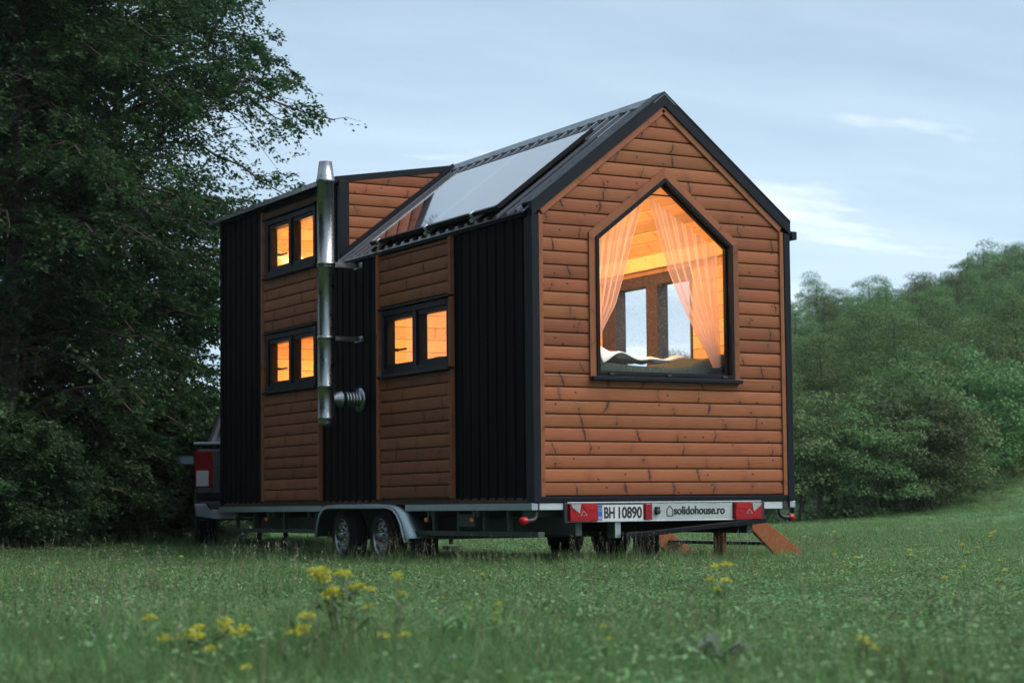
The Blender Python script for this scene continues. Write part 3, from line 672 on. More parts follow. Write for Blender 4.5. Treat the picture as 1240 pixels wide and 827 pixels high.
# side windows
def side_window(y0,y1,z0,z1):
    f=MB(); x0,x1=-.030,.07
    for (a,b,c_,d) in ((y0,y1,z0,z0+.050),(y0,y1,z1-.050,z1),(y0,y0+.050,z0+.050,z1-.050),(y1-.050,y1,z0+.050,z1-.050)): f.box(x0,x1,a,b,c_,d)
    mid=(y0+y1)/2; f.box(x0,x1,mid-.032,mid+.032,z0+.050,z1-.050)
    fo=f.build('window',M_FRAME,house,.003)
    for a,b in ((y0+.052,mid-.034),(mid+.034,y1-.052)):
        s=MB(); w_=.040
        for (p_,q_,c_,d) in ((a,b,z0+.052,z0+.052+w_),(a,b,z1-.052-w_,z1-.052),(a,a+w_,z0+.052+w_,z1-.052-w_),(b-w_,b,z0+.052+w_,z1-.052-w_)): s.box(-.014,.062,p_,q_,c_,d)
        s.build('sash',M_FRAME,fo,.003)
        g_=MB(); g_.face([(.02,a+.038,z0+.088),(.02,b-.038,z0+.088),(.02,b-.038,z1-.088),(.02,a+.038,z1-.088)]); g_.build('pane',M_GLASS2,fo,recalc=False)
        if a<mid: continue
        h_=MB(); h_.box(.064,.10,b-.042,b-.018,z0+.22,z0+.245); h_.box(.092,.108,b-.19,b-.018,z0+.224,z0+.241); h_.build('handle',M_BLACK,fo,.003)
    s=MB(); s.box(-.068,-.002,y0-.035,y1+.035,z0-.028,z0-.004); s.box(-.058,-.002,y0-.035,y1+.035,z1+.004,z1+.022); s.build_each('drip_trim',M_TRIM,fo,.004)
for wd in WINS: side_window(*wd)
# window of the right wall (seen through the gable window)
f=MB(); y0,y1,z0,z1=RW; x0,x1=W-.10,W+.02
for (a,b,c_,d) in ((y0,y1,z0,z0+.08),(y0,y1,z1-.10,z1),(y0,y0+.03,z0+.08,z1-.10),(y1-.24,y1,z0+.08,z1-.10),(1.80,1.99,z0+.08,z1-.10)): f.box(x0,x1,a,b,c_,d)
fo=f.build('window',simple('dark_brown_frame',(.018,.011,.009),.45,0,14,.3),house,.004)
for a,b in ((y0+.03,1.80),(1.99,y1-.24)):
    g_=MB(); g_.face([(W-.03,a,z0+.08),(W-.03,b,z0+.08),(W-.03,b,z1-.1),(W-.03,a,z1-.1)]); g_.build('pane',M_GLASS2,fo,recalc=False)

# roof sheets
def roof_panel(mb,y0,y1,x0,x1,zf,pitch=.168,rib=.019,flip=False):
    ys=[];k=0
    while y0+k*pitch<y1:
        for a,b in ((0,0),(.56,0),(.66,1),(.86,1),(.97,0)):
            yy=y0+(k+a)*pitch
            if yy<=y1: ys.append((yy,b))
        k+=1
    ys.append((y1,0)); sn=math.sqrt(1+K*K)
    X=lambda x:W-x if flip else x
    for i in range(len(ys)-1):
        (ya,ba),(yb,bb)=ys[i],ys[i+1]; oa,ob=ba*rib*sn,bb*rib*sn
        mb.face([(X(x0),ya,zf(x0)+oa),(X(x0),yb,zf(x0)+ob),(X(x1),yb,zf(x1)+ob),(X(x1),ya,zf(x1)+oa)])
        mb.face([(X(x0),ya,zf(x0)+oa),(X(x0),yb,zf(x0)+ob),(X(x0),yb,zf(x0)-.012),(X(x0),ya,zf(x0)-.012)])
    mb.face([(X(x0),y0,zf(x0)-.014),(X(x0),y1,zf(x0)-.014),(X(x1),y1,zf(x1)-.014),(X(x1),y0,zf(x1)-.014)])
zr=lambda x:ZR+K*x
s_=MB(); roof_panel(s_,-.012,YD+.02,-.055,CX,zr); s_.build('roof',M_ROOF,house,recalc=False)
s_=MB(); roof_panel(s_,-.012,LEN+.03,-.055,CX,zr,flip=True); s_.build('roof',M_ROOF,house,recalc=False)
s_=MB(); s_.box(-.035,.012,.05,YD,ZR-.075,ZR-.048); s_.build('eave_trim',M_FRAME,house,.002)
zd=lambda x:ZD+.012+(ZR+K*CX+.018-ZD-.012)*(x/CX)
s_=MB(); s_.prism([(-.05,zd(-.05)-.062),(-.05,zd(-.05)),(CX-.01,zd(CX)),(CX-.01,zd(CX)-.062)],YD-.025,LEN+.05,lambda a,b,d:(a,d,b)); s_.build('dormer_roof',M_TRIM,house,.004)
s_=MB(); s_.box(-.115,-.052,YD+.02,LEN+.11,ZD-.055,ZD-.002); s_.build('gutter',M_ROOF,house,.006)
s_=MB(); s_.box(W+.058,W+.115,-.02,LEN+.04,ZR-.115,ZR-.045); s_.build('gutter',M_TRIM,house,.006)
rc=MB(); xh=.105
for side in (0,1):
    X=lambda x:x if side==0 else W-x
    rc.prism([(CX-xh,zr(CX-xh)+.026),(CX,zr(CX)+.030),(CX,zr(CX)+.018),(CX-xh,zr(CX-xh)+.014)],-.066,LEN+.035,lambda a,b,d:(X(a),d,b))
for k in range(24):
    yy=.06+k*.168
    if yy<3.55: rc.box(CX-xh-.012,CX-xh+.006,yy,yy+.055,zr(CX-xh)-.012,zr(CX-xh)+.026)
rc.build('ridge_cap',simple('ridge_cap_metal',(.10,.12,.14),.35,.6,6,.2),house)
# dormer cheek wall facing the viewer
ck=MB()
def cheek(z): 
    xr=(z-ZR-.055)/K                      # main roof line
    xt=(z-zd(0)+.062)/((zd(CX)-zd(0))/CX) # dormer roof line
    return (max(.085,xt),min(xr,CX)) if True else None
def cheek_iv(z):
    x1=(z-ZR-.055)/K; x0=.085
    slope=(zd(CX)-zd(0))/CX; xt=(z-(zd(0)-.062))/slope
    return (max(x0,xt),min(x1,CX))
clad(ck,ZR+.09,zd(CX)-.04,cheek_iv,lambda a,z,n_:(a,YD-.012-n_,z))
ck.build('dormer_cheek_cladding',M_STAIN,house,recalc=False)
e=MB(); e.face([(0,YD,ZR-.05),(0,YD,zd(0)-.03),(CX,YD,zd(CX)-.03)]); e.face([(.05,YD+.07,ZR-.08),(.05,YD+.07,zd(0)-.06),(CX,YD+.07,zd(CX)-.06)],m=1); e.build('dormer_cheek_wall',[M_CORE,M_PINE],house,recalc=False)
e=MB(); e.box(-.02,.085,YD-.042,YD-.002,ZR-.02,ZD-.03); e.build_each('corner_trim',M_TRIM,house,.003)
e=MB(); sn=math.sqrt(1+K*K)
e.prism([(-.01,zr(-.01)+.018),(CX-.05,zr(CX-.05)+.018),(CX-.05,zr(CX-.05)+.062),(-.01,zr(-.01)+.062)],YD-.055,YD-.001,lambda a,b,d:(a,d,b)); 
e.build('roof_flashing',M_TRIM,house)
# solar panel on the roof
sp_=MB(); off=.062; nl3=Vector((-K,0,1)).normalized()
def rp(x,y,o): return Vector((x,y,zr(x)))+nl3*o
PX0,PX1,PY0,PY1=-.005,.905,.45,2.79
f=MB()
for a,b in (((PX0,PY0),(PX0,PY1)),((PX1,PY0),(PX1,PY1)),((PX0,PY0),(PX1,PY0)),((PX0,PY1),(PX1,PY1))):
    f.beam(rp(*a,off),rp(*b,off),.03,.036,tuple(nl3))
po=f.build('solar_panel',M_FRAME,house,.002)
sp_.face([rp(PX0,PY0,off+.0155),rp(PX0,PY1,off+.0155),rp(PX1,PY1,off+.0155),rp(PX1,PY0,off+.0155)],[(0,0),(1,0),(1,1),(0,1)]); sp_.build('solar_cells',M_SOLAR,po,recalc=False)
e=MB()
for a,b in (((PX0+.012,PY0+.006),(PX1-.012,PY0+.006)),((PX0+.012,PY1-.006),(PX1-.012,PY1-.006))): e.beam(rp(*a,off+.018),rp(*b,off+.018),.013,.005,tuple(nl3))
e.build_each('panel_edge_strip',M_ALU,po)
e=MB()
for y in (.85,1.68,2.62):
    e.beam(rp(-.045,y,.028),rp(.955,y,.028),.04,.03,tuple(nl3)); e.beam(rp(PX0-.02,y,off+.006),rp(PX0+.012,y,off+.006),.035,.034,tuple(nl3))
e.build_each('mounting_rail',M_ALU,po,.002)

# chimney flue
FX,FY=-.345,3.13
fl=MB(); fl.lathe((FX,FY,0),(0,0,1),[(1.28,0),(1.28,.074),(1.30,.078),(1.33,.078),(1.335,.083),(1.35,.083),(1.355,.077),(1.62,.077),(1.625,.083),(1.64,.083),(1.645,.077),(2.07,.077),(2.075,.080),(2.085,.080),(2.09,.077),(2.72,.077),(2.725,.083),(2.74,.083),(2.745,.077),(3.50,.077),(3.503,.086),(3.535,.086),(3.54,.080),(3.555,.080),(3.56,.077),(3.70,.060),(3.70,.052),(3.60,.052)],40)
fo=fl.build('flue_pipe',M_INOX,house,recalc=False); fo.name='chimney'
e=MB(); 
prof=[(0,.03),(.10,.072)]
for k in range(9): prof+= [(.105+k*.026,.070),(.113+k*.026,.064),(.124+k*.026,.064)]
prof=[(0.05,.045),(.11,.070),(.135,.074),(.14,.078),(.155,.078),(.16,.068)]+[q for k in range(6) for q in ((.175+k*.03,.068),(.180+k*.03,.062),(.190+k*.03,.062),(.195+k*.03,.068))]
e.lathe((FX,FY,1.52),(1,0,0),prof,28); e.lathe((-.022,FY,1.52),(1,0,0),[(0,.0),(0,.11),(.02,.11)],28); e.build('flue_elbow',M_INOX,fo,recalc=False)
for z in (2.755,2.075):
    e=MB(); e.lathe((FX,FY,z-.018),(0,0,1),[(0,.079),(0,.086),(.036,.086),(.036,.079)],32)
    for dy in (-.05,.05): e.beam((FX+.07,FY+dy,z),(-.018,FY+dy,z),.012,.034)
    e.beam((-.016,FY-.09,z),(-.016,FY+.09,z),.01,.05); e.build('wall_bracket',M_INOX,fo,recalc=True)

# inside: bed, bedding, curtains
bed=thing('bed',(1.25,.98,0),'low bed inside behind the large pentagon window','bed')
e=MB(); e.box(-1.12,1.12,-.84,1.0,1.30,1.58); e.build('mattress',M_BLANKET,bed,.05)
e=MB(); e.box(-1.13,1.13,-.85,1.02,1.18,1.298); e.build('bed_base',M_PINEB,bed,.005)
def draped(name,fn,nu,nv,th,m):
    V=[fn(i/(nu-1),j/(nv-1)) for j in range(nv) for i in range(nu)]; F=[(j*nu+i,j*nu+i+1,(j+1)*nu+i+1,(j+1)*nu+i) for j in range(nv-1) for i in range(nu-1)]
    mb=MB(); mb.mesh(V,F,0,True); o=mb.build(name,m,None,recalc=False); s=o.modifiers.new('solid','SOLIDIFY'); s.thickness=th; s.offset=1; return o
def blanket(u,v_):
    x=.15+2.2*u; y=.15+1.75*v_; z=1.635+.055*math.sin(u*9+v_*4)*.35+.045*math.sin(v_*13+u*3)*.4+.05*math.sin(u*math.pi)*.2
    z+=.11*math.exp(-((u-.86)/.13)**2)+.07*math.exp(-((u-.1)/.14)**2)
    edge=min(u,1-u,v_,1-v_); z-=.10*max(0,(.04-edge)/.04)**2
    return (x,y,z)
tag(draped('blanket',blanket,60,44,.02,M_BLANKET),'dark green woven blanket over the bed in the pentagon window','blanket')
def sheet(u,v_):
    x=.66+.95*u+.10*(1-v_)-.15*v_*u; y=.16+.75*v_+.18*u; z0=blanket((x-.15)/2.2,(y-.15)/1.75)[2]
    z=z0+.034+.03*math.sin(u*8+v_*5)**2+.026*math.sin(v_*11-u*6)**2+.075*math.exp(-((v_-.35)/.35)**2)*(1-.5*u)
    return (x,y,z)
tag(draped('bed_sheet',sheet,70,50,.012,M_SHEETW),'crumpled white sheet thrown over the green blanket','bed sheet')
def curtain(name,pts_in,xo,left,label):
    """pts_in: inner edge x over z from top to bottom; outer edge at xo"""
    nu,nv=90,60; zs=[q[1] for q in pts_in]; ph=rng.uniform(0,6)
    def inner(z):
        for (xa,za),(xb,zb) in zip(pts_in[:-1],pts_in[1:]):
            if zb<=z<=za: t=(za-z)/(za-zb); return xa+(xb-xa)*t
        return pts_in[-1][0]
    def fn(u,v_):
        # u 0 outer edge, 1 inner edge; the top follows the gable slope
        top_out=WS-.03; top_in=pts_in[0][1]
        ztop=top_out+(top_in-top_out)*u; zbot=pts_in[-1][1]
        z=ztop+(zbot-ztop)*v_
        xi=inner(z) if z<=pts_in[0][1] else pts_in[0][0]
        xin=pts_in[0][0]+(xi-pts_in[0][0])
        xtop=xo+(pts_in[0][0]-xo)*u
        x=xo+(xin-xo)*u**(.9) if v_>0 else xtop
        lim=CX-(WA-.03-z)/((WA-WS)/(CX-WL)) if z>WS-.03 else WL+.02
        if left: x=max(x,lim)
        else: x=min(x,2*CX-lim)
        dens=1+.9*v_
        amp=.008+.018*min(1,v_*2)
        y=.095+amp*math.sin(u*38+ph+v_*2.0)+.006*math.sin(u*83+v_*5)+.012*v_
        return (x,y,z)
    o=draped(name,fn,nu,nv,.0015,M_CURT); o.modifiers.clear(); return tag(o,label,'curtain','sheer curtains in the pentagon window')
curtain('curtain',[(1.14,3.055),(1.10,2.90),(1.03,2.70),(.96,2.45),(.86,2.15),(.72,1.92),(.64,1.80)],.585,True,'sheer peach curtain drawn to the left of the pentagon window')
curtain('curtain',[(1.19,3.055),(1.27,2.80),(1.36,2.50),(1.50,2.20),(1.66,1.93),(1.80,1.72),(1.83,1.66)],1.875,False,'sheer peach curtain drawn to the right of the pentagon window')
e=MB(); e.tube([(1.05,.085,3.062),(1.42,.085,3.062)],.007,10); tag(e.build('curtain_rod',M_BLACK),'short dark rod at the peak of the pentagon window holding the curtains','curtain rod')
# warm lamps in the rooms
def lamp(name,loc,power,size,col=(1,.50,.19),rot=(0,0,0)):
    l=bpy.data.lights.new(name,'AREA'); l.energy=power; l.color=col; l.shape='DISK'; l.size=size; o=bpy.data.objects.new(name,l); link(o); o.location=loc; o.rotation_euler=rot; return o
LP=3.9
lamp('bedroom_lamp',(1.25,1.9,3.45),11*LP,.35); lamp('bedroom_lamp',(.45,1.0,2.6),3*LP,.25,rot=(0,R_(-60),0)); lamp('bedroom_lamp',(.3,2.9,2.55),3*LP,.25,rot=(0,R_(-40),0))
lamp('kitchen_lamp',(1.25,5.2,2.5),18*LP,.35); lamp('loft_lamp',(1.1,5.2,3.5),15*LP,.3)
# furniture hints in the rooms: a shelf board and a tap
t=thing('wall_shelf',(1.6,3.8,1.98),'small dark shelf on the inner wall behind the lower right side window','shelf'); e=MB(); e.box(-.5,.5,-.14,-.002,-.012,.012); e.build('board',M_BLACK,t,.003)

t=thing('kitchen_tap',(.62,5.05,1.60),'thin curved tap seen through the lower left side window','tap'); e=MB(); e.tube([(0,0,0),(0,0,.20),(.02,.015,.26),(.07,.05,.285),(.13,.09,.27),(.15,.105,.23)],.011,10); e.build('spout',M_CHROME,t,recalc=False); e=MB(); e.box(-.25,.45,-.2,.4,-.04,0); e.build('worktop',M_PINEB,t,.004)
lb_=thing('loft_bed',(1.2,5.2,2.66),'low mattress on the loft behind the upper left side window','bed'); e=MB(); e.box(-1.05,1.05,-1.2,1.3,0,.24); e.build('mattress',M_SHEETW,lb_,.05)
def cushion(u,v_):
    a=u*2-1;b=v_*2-1; h=max(0,(1-abs(a)**2.6)*(1-abs(b)**2.6))**.5; return (.36+.22*a*(1-.08*b*b)+.05*b,5.70+.26*b,2.95+.15*h+.10*v_+.02*math.sin(a*5+b*3))
tag(draped('cushion',cushion,30,30,.03,M_SHEETW),'white cushion in the upper left side window','cushion')
# ------------------------------------------------------------------ trailer
tr=thing('trailer',(0,0,0),'galvanised tandem axle trailer carrying the tiny house','trailer')
e=MB(); e.box(-.028,.03,-.04,2.17,.495,.55); e.build('side_beam',M_GALV,tr,.004)
e=MB(); e.box(-.028,.03,3.98,LEN+.02,.495,.55); e.build('side_beam',M_GALV,tr,.004)
e=MB(); e.box(W-.03,W+.028,-.04,2.17,.495,.55); e.build('side_beam',M_GALV,tr,.004)
e=MB(); e.box(W-.03,W+.028,3.98,LEN+.02,.495,.55); e.build('side_beam',M_GALV,tr,.004)
for x in (.42,2.08):
    e=MB(); e.box(x-.03,x+.03,-.0,LEN+.1,.29,.552); e.build('chassis_beam',M_GALVD,tr,.004)
for y in (.18,.95,1.75,4.4,5.3,6.3):
    e=MB(); e.box(.03,W-.03,y-.03,y+.03,.44,.551); e.build('cross_member',M_GALVD,tr,.003)
e=MB(); 
for y in (.5,.9,1.35,1.8): e.box(.06,.10,y-.018,y+.018,.31,.49)
e.box(.05,.11,-.0,2.15,.285,.325); e.box(.05,.11,4.1,LEN,.285,.325)
for y in (4.3,5.1,5.9,6.4): e.box(.06,.10,y-.018,y+.018,.31,.49)
e.build_each('lower_rail',M_GALVD,tr,.003)
e=MB(); e.box(.045,.12,1.02,1.32,.36,.47); e.build('storage_box',M_GALVD,tr,.006)
for y in (2.70,3.54):
    e=MB(); e.beam((.15,y,.27),(W-.15,y,.27),.07,.07); e.build('axle',M_GALVD,tr,.004)
def wheel(x,y,sgn,parent,r=.262,w=.175,z=None):
    z=r if z is None else z
    t=MB(); hw=w/2; prof=[(-hw,.6*r),(-hw+.002,.78*r),(-hw+.018,.93*r),(-hw+.035,.985*r)]
    for k in range(4): a=-hw+.045+k*(w-.09)/4; prof+=[(a,r),(a+(w-.09)/4-.012,r),(a+(w-.09)/4-.010,r-.008),(a+(w-.09)/4-.002,r-.008)]
    prof+=[(hw-.035,.985*r),(hw-.018,.93*r),(hw-.002,.78*r),(hw,.6*r)]
    t.lathe((0,0,0),(1,0,0),prof,44); t.lathe((sgn*(hw+.001),0,0),(1,0,0),[(0,.80*r),(sgn*.004,.815*r),(sgn*.004,.83*r),(0,.845*r)],44)
    wo=thing('wheel',(x,y,z),None,None); wo.parent=parent
    to=t.build('tyre',M_RUBBER,wo,recalc=True)
    q=MB(); q.lathe((0,0,0),(sgn,0,0),[(hw-.005,.64*r),(hw+.004,.62*r),(hw-.01,.59*r),(hw-.05,.57*r),(hw-.055,.5*r),(hw-.02,.40*r),(hw-.012,.30*r),(hw-.03,.25*r),(hw-.03,.16*r),(hw+.012,.14*r),(hw+.016,.0)],40)
    for k in range(5):
        a=2*math.pi*k/5; q.lathe((sgn*(hw-.02),.21*r*math.cos(a),.21*r*math.sin(a)),(sgn,0,0),[(0,.012),(.016,.011),(.018,0)],8)
    for k in range(10):
        a=2*math.pi*k/10; q.lathe((sgn*(hw-.028),.47*r*math.cos(a),.47*r*math.sin(a)),(sgn,0,0),[(-.0,.0),(.004,.030),(.012,.032),(.002,.0)],8)
    q.build('rim',M_RIM,wo,recalc=True); return wo
for y in (2.70,3.54):
    wheel(.075,y,-1,tr); wheel(W-.075,y,1,tr)
def fender(sgn,x0,x1):
    # profile in (y,z), rounded trapezoid, open below
    P=[(2.07,.225),(2.12,.30),(2.17,.40),(2.24,.48),(2.33,.53),(2.46,.553),(2.70,.56),(3.54,.56),(3.78,.553),(3.90,.53),(3.98,.47),(4.03,.38),(4.07,.26)]
    c0=(3.1,.2); In=[(a+(c0[0]-a)*.012,b-.012 if b>.5 else b) for a,b in P]
    e=MB()
    for i in range(len(P)-1):
        a,b=P[i],P[i+1]; d_=Vector((b[0]-a[0],b[1]-a[1])).normalized()
        e.face([(x0,*a),(x0,*b),(x1,*b),(x1,*a)],sm=True)
    # outer skirt with rolled lip
    for i in range(len(P)-1):
        a,b=P[i],P[i+1]; k=.045
        def inn(p,k): 
            v_=Vector((3.1-p[0],.1-p[1])); v_=v_.normalized()*k; return (p[0]+v_.x,p[1]+v_.y)
        xo=x0 if sgn<0 else x1
        e.face([(xo,*a),(xo,*b),(xo-sgn*-.0,*inn(b,k)),(xo,*inn(a,k))],sm=True)
    o=e.build('fender',M_GALV,tr,recalc=True); s=o.modifiers.new('solid','SOLIDIFY'); s.thickness=.004
    e=MB(); e.tube([((x0 if sgn<0 else x1),*inn(p,.045)) for p in P],.010,8); e.build('rolled_edge',M_GALV,o,recalc=False)
    e=MB(); e.box(x0+.01,x1,2.055,2.07,.07,.26); e.build('mudflap',M_RUBBER,o,.003)
fender(-1,-.055,.24); fender(1,W-.24,W+.055)
# rear light bar
e=MB(); e.box(.288,2.163,-.036,.0,.400,.556); e.box(.288,2.163,-.052,-.036,.546,.556); e.box(.288,2.163,-.052,-.036,.398,.408); lb=e.build('light_bar',M_GALV,tr,.002)
e=MB()
for x in (.262,2.168): e.box(x,x+.03,-.05,.0,.39,.552)
e.build_each('bar_end_cap',M_BLACK,tr,.004)
def tail(x0,x1,flip):
    e=MB(); e.box(x0,x1,-.078,-.037,.403,.543); o=e.build('tail_light',M_RED,tr,.006)
    X=lambda t:x0+(x1-x0)*(t if not flip else 1-t)
    def tri(pts,name,m,y=-.079,th=.004):
        q=MB(); P=[(X(a),b) for a,b in pts]; q.prism(P,y,y-th,lambda a,b,d:(a,d,b)); q.build(name,m,o)
    tri([(.02,.541),(.38,.541),(.33,.468),(.06,.515)],'reversing_lens',M_CLEAR); tri([(.42,.541),(.98,.541),(.98,.50),(.55,.49)],'brake_lens',M_BRIGHTRED)
    tri([(.36,.452),(.60,.452),(.48,.492)],'triangle_reflector',M_CLEAR,-.0785,.002); tri([(.40,.456),(.56,.456),(.48,.486)],'triangle_centre',M_RED2,-.0810,.0015)
    tri([(.02,.406),(.98,.406),(.98,.425),(.02,.435)],'lower_lens',M_RED2,-.0785,.003)
tail(.298,.552,False); tail(1.884,2.150,True)
e=MB(); e.box(.566,1.000,-.044,-.037,.408,.536); npl=e.build('number_plate',M_WHITE,tr,.003)
e=MB(); e.box(.570,.612,-.0462,-.0445,.412,.532); e.build('country_band',M_BLUE,npl)
e=MB(); e.box(.562,1.004,-.050,-.040,.399,.408); e.box(.562,1.004,-.048,-.040,.536,.542); e.build('plate_holder',M_BLACK,npl,.002)
def text(s,name,parent,x,y,z,size,m,wx=1.0,bold=0.0,twice=False):
    cu=bpy.data.curves.new(name,'FONT'); cu.body=s; cu.size=size; cu.extrude=.0012; cu.offset=bold; cu.align_x='LEFT'
    o=bpy.data.objects.new('tmp',cu); COL.objects.link(o); bpy.context.view_layer.update()
    me=bpy.data.meshes.new_from_object(o.evaluated_get(bpy.context.evaluated_depsgraph_get())); bpy.data.objects.remove(o)
    me.materials.clear(); me.materials.append(m); xs=[v.co.x for v in me.vertices]; w0=max(xs)-min(xs); sx=wx/w0
    for v in me.vertices: v.co=((v.co.x-min(xs))*sx,-v.co.z,v.co.y)
    if twice:
        bm=bmesh.new(); bm.from_mesh(me); me2=me.copy(); me2.transform(Matrix.Translation((.0026,-.0004,.0008))); bm.from_mesh(me2); bm.to_mesh(me); bm.free()
    o=bpy.data.objects.new(name,me); link(o); o.parent=parent; o.location=(x,y,z); return o
text('BH','plate_letters',npl,.630,-.0455,.430,.122,M_INK,.098,.0030); text('10890','plate_numbers',npl,.765,-.0455,.430,.122,M_INK,.220,.0030)
text('RO','country_lettering',npl,.576,-.0470,.420,.030,M_WHITE,.030,.0006)
e=MB()
for k in range(12):
    a=2*math.pi*k/12; e.lathe((.591+.013*math.cos(a),-.0463,.495+.013*math.sin(a)),(0,-1,0),[(0,.0026),(.0008,.0026),(.0008,0)],5)
e.build('star_ring',simple('yellow_print',(.7,.55,.03),.5),npl)
e=MB(); e.box(1.010,1.070,-.062,-.037,.412,.538); e.build('fog_lamp',M_RED2,tr,.005)
e=MB(); e.box(1.082,1.874,-.046,-.037,.404,.542); spl=e.build('sign_plate',M_PLATEMETAL,tr,.003)
text('solidohouse.ro','sign_lettering',spl,1.292,-.0475,.452,.094,M_INK,.500,.0016,True)
e=MB(); P=[(1.225,.440),(1.225,.490),(1.253,.520),(1.281,.490),(1.281,.440)]
for i in range(5): 
    if i==4: a,b=P[4],P[0]
    else: a,b=P[i],P[i+1]
    e.beam((a[0],-.0472,a[1]),(b[0],-.0472,b[1]),.0024,.0075,(0,-1,0) if False else (0,1,0))
e=MB()
def strip(a,b,wd):
    a=Vector((a[0],0,a[1]));b=Vector((b[0],0,b[1]));d_=(b-a).normalized();n_=Vector((-d_.z,0,d_.x))*wd/2; a=a-d_*wd*.4;b=b+d_*wd*.4
    e.face([q+Vector((0,-.0475,0)) for q in (a-n_,b-n_,b+n_,a+n_)])
for i in range(5): strip(P[i],P[(i+1)%5],.0075)
e.build('house_logo',M_INK,spl,recalc=False)
e=MB(); e.lathe((1.125,-.046,.475),(0,-1,0),[(0,.024),(.03,.022),(.034,.012),(.034,0)],16); e.box(1.108,1.142,-.075,-.044,.455,.515); e.build('plate_lamp',M_BLACK,tr,.004)
e=MB(); e.box(.045,.262,-.034,.01,.497,.551); e.box(2.20,2.44,-.034,.01,.488,.546); e.build_each('end_beam',simple('pale_galvanised_steel',(.42,.49,.52),.5,.25,9,.15),tr,.003)
e=MB(); e.box(2.395,2.45,-.038,.02,.483,.55); e.box(.012,.044,-.038,.02,.49,.553); e.build_each('beam_end_cap',M_BLACK,tr,.004)
def marker(s,x0):
    e=MB(); e.tube([(x0,-.01,.495),(x0+s*.004,-.012,.45),(x0+s*.02,-.015,.425),(x0+s*.06,-.018,.415),(x0+s*.10,-.02,.415)],[.014,.016,.018,.019,.024],12)
    o=e.build('marker_lamp',M_BLACK,tr,recalc=False)
    e=MB(); e.lathe((x0+s*.095,-.02,.415),(s,0,0),[(0,.030),(.022,.034),(.045,.030),(.055,.018),(.058,0)],18); e.build('lens',M_BRIGHTRED,o,recalc=True)
marker(-1,.03); marker(1,2.375)
e=MB(); e.beam((.80,-.07,.285),(2.20,-.05,.392),.045,.04); e.build('stabiliser_bar',M_FRAME,tr,.004)
e=MB(); e.box(.745,.80,-.02,.10,.27,.40); e.build('stabiliser_bracket',M_GALV,tr,.004)
for y in (.9,1.72,5.3): 
    e=MB(); e.box(-.045,-.030,y-.03,y+.03,.40,.44); o=e.build('side_marker',M_BLACK,tr,.003); e=MB(); e.box(-.056,-.045,y-.026,y+.026,.403,.437); e.build('amber_lens',M_AMBER,o,.004)
    e=MB(); e.box(-.032,-.026,y-.012,y+.012,.43,.50); e.build('marker_bracket',M_GALVD,tr)
e=MB(); e.beam((.42,LEN+.05,.42),(1.20,LEN+1.05,.42),.07,.11); e.beam((2.08,LEN+.05,.42),(1.30,LEN+1.05,.42),.07,.11); e.build_each('drawbar',M_GALV,tr,.004)
e=MB(); e.tube([(1.25,LEN+.9,.43),(1.25,LEN+1.25,.44)],.045,14); e.build('coupling',M_BLACK,tr)
e=MB(); e.tube([(1.05,LEN+.75,.72),(1.05,LEN+.75,.12)],.026,14); e.lathe((1.02,LEN+.75,.10),(1,0,0),[(0,0),(0,.09),(.06,.09),(.06,0)],20); e.build('jockey_wheel',M_BLACK,tr)
for (x,y) in ((.12,5.9),(W-.12,5.9)):
    e=MB(); e.tube([(x,y,.50),(x,y,.12)],.025,12); e.box(x-.07,x+.07,y-.07,y+.07,.06,.10); e.build('corner_jack',M_BLACK,tr)

# ------------------------------------------------------------------ wooden steps on the right
stp=thing('wooden_steps',(W,1.42,0),'orange stained wooden steps leaning at the right side of the house','steps')
for y in (.57,2.27):
    e=MB(); y_=y-1.42; e.prism([(-.02,.335),(.06,.415),(.10,.415),(.70,.015),(.42,.0),(.30,.05)],y_-.022,y_+.022,lambda a,b,d:(a,d,b)); 
    for i in range(len(e.uv)):
        if len(e.f[i])>=4: 
            e.uv[i]=[(e.v[k][0]*.83-e.v[k][2]*.55, 3.5+(e.v[k][0]*.55+e.v[k][2]*.83)*1.1) for k in e.f[i]]
    e.build('stringer',M_STEP,stp,.004)
e=MB(); e.box(.02,.20,-.83,.83,.30,.33); e.build('tread',M_BLACK,stp,.004)
e=MB(); e.box(.28,.46,-.83,.83,.165,.195); e.build('tread',M_BLACK,stp,.004)
e=MB(); e.box(-.01,.035,-.46,-.32,-.02,.42); e.build('post',M_STEP,stp,.004)
e=MB(); e.box(-1.35,-1.28,-1.39,-1.35,.552,.60); e.build('wedge',M_STEP,stp)

# ------------------------------------------------------------------ pickup truck in front of the trailer
hd=Vector((.36,.933,0)).normalized(); rt=Vector((hd.y,-hd.x,0))
truck=thing('pickup_truck',tuple(Vector((.22,8.1,0))+rt*1.0),'dark grey pickup truck half hidden behind the tiny house','pickup truck',None,math.atan2(-rt.y*-1,rt.x) )
truck.rotation_euler=(0,0,math.atan2(rt.y,rt.x))   # local x = right, local y = forwards
def side_prof(mb,P,x0,x1,m=0): mb.prism(P,x0,x1,lambda a,b,d:(d,a,b),m)
b=MB(); side_prof(b,[(.10,.62),(.02,.72),(0,1.20),(.02,1.255),(1.85,1.275),(1.90,1.30),(3.9,1.28),(5.35,1.20),(5.62,1.08),(5.68,.62),(5.2,.48),(.35,.48)],-1.0,1.0); b.build('body',M_PAINT,truck,.04)
b=MB()
R0=[(-.92,1.92,1.28),(.92,1.92,1.28),(.92,4.55,1.24),(-.92,4.55,1.24)]; R1=[(-.70,2.28,1.88),(.70,2.28,1.88),(.70,3.55,1.90),(-.70,3.55,1.90)]
b.face(R1); 
for i in range(4): b.face([R0[i],R0[(i+1)%4],R1[(i+1)%4],R1[i]])
cab=b.build('cab',M_PAINT,truck,.05)
def lerp(a,b,t): return tuple(a[i]+(b[i]-a[i])*t for i in range(3))
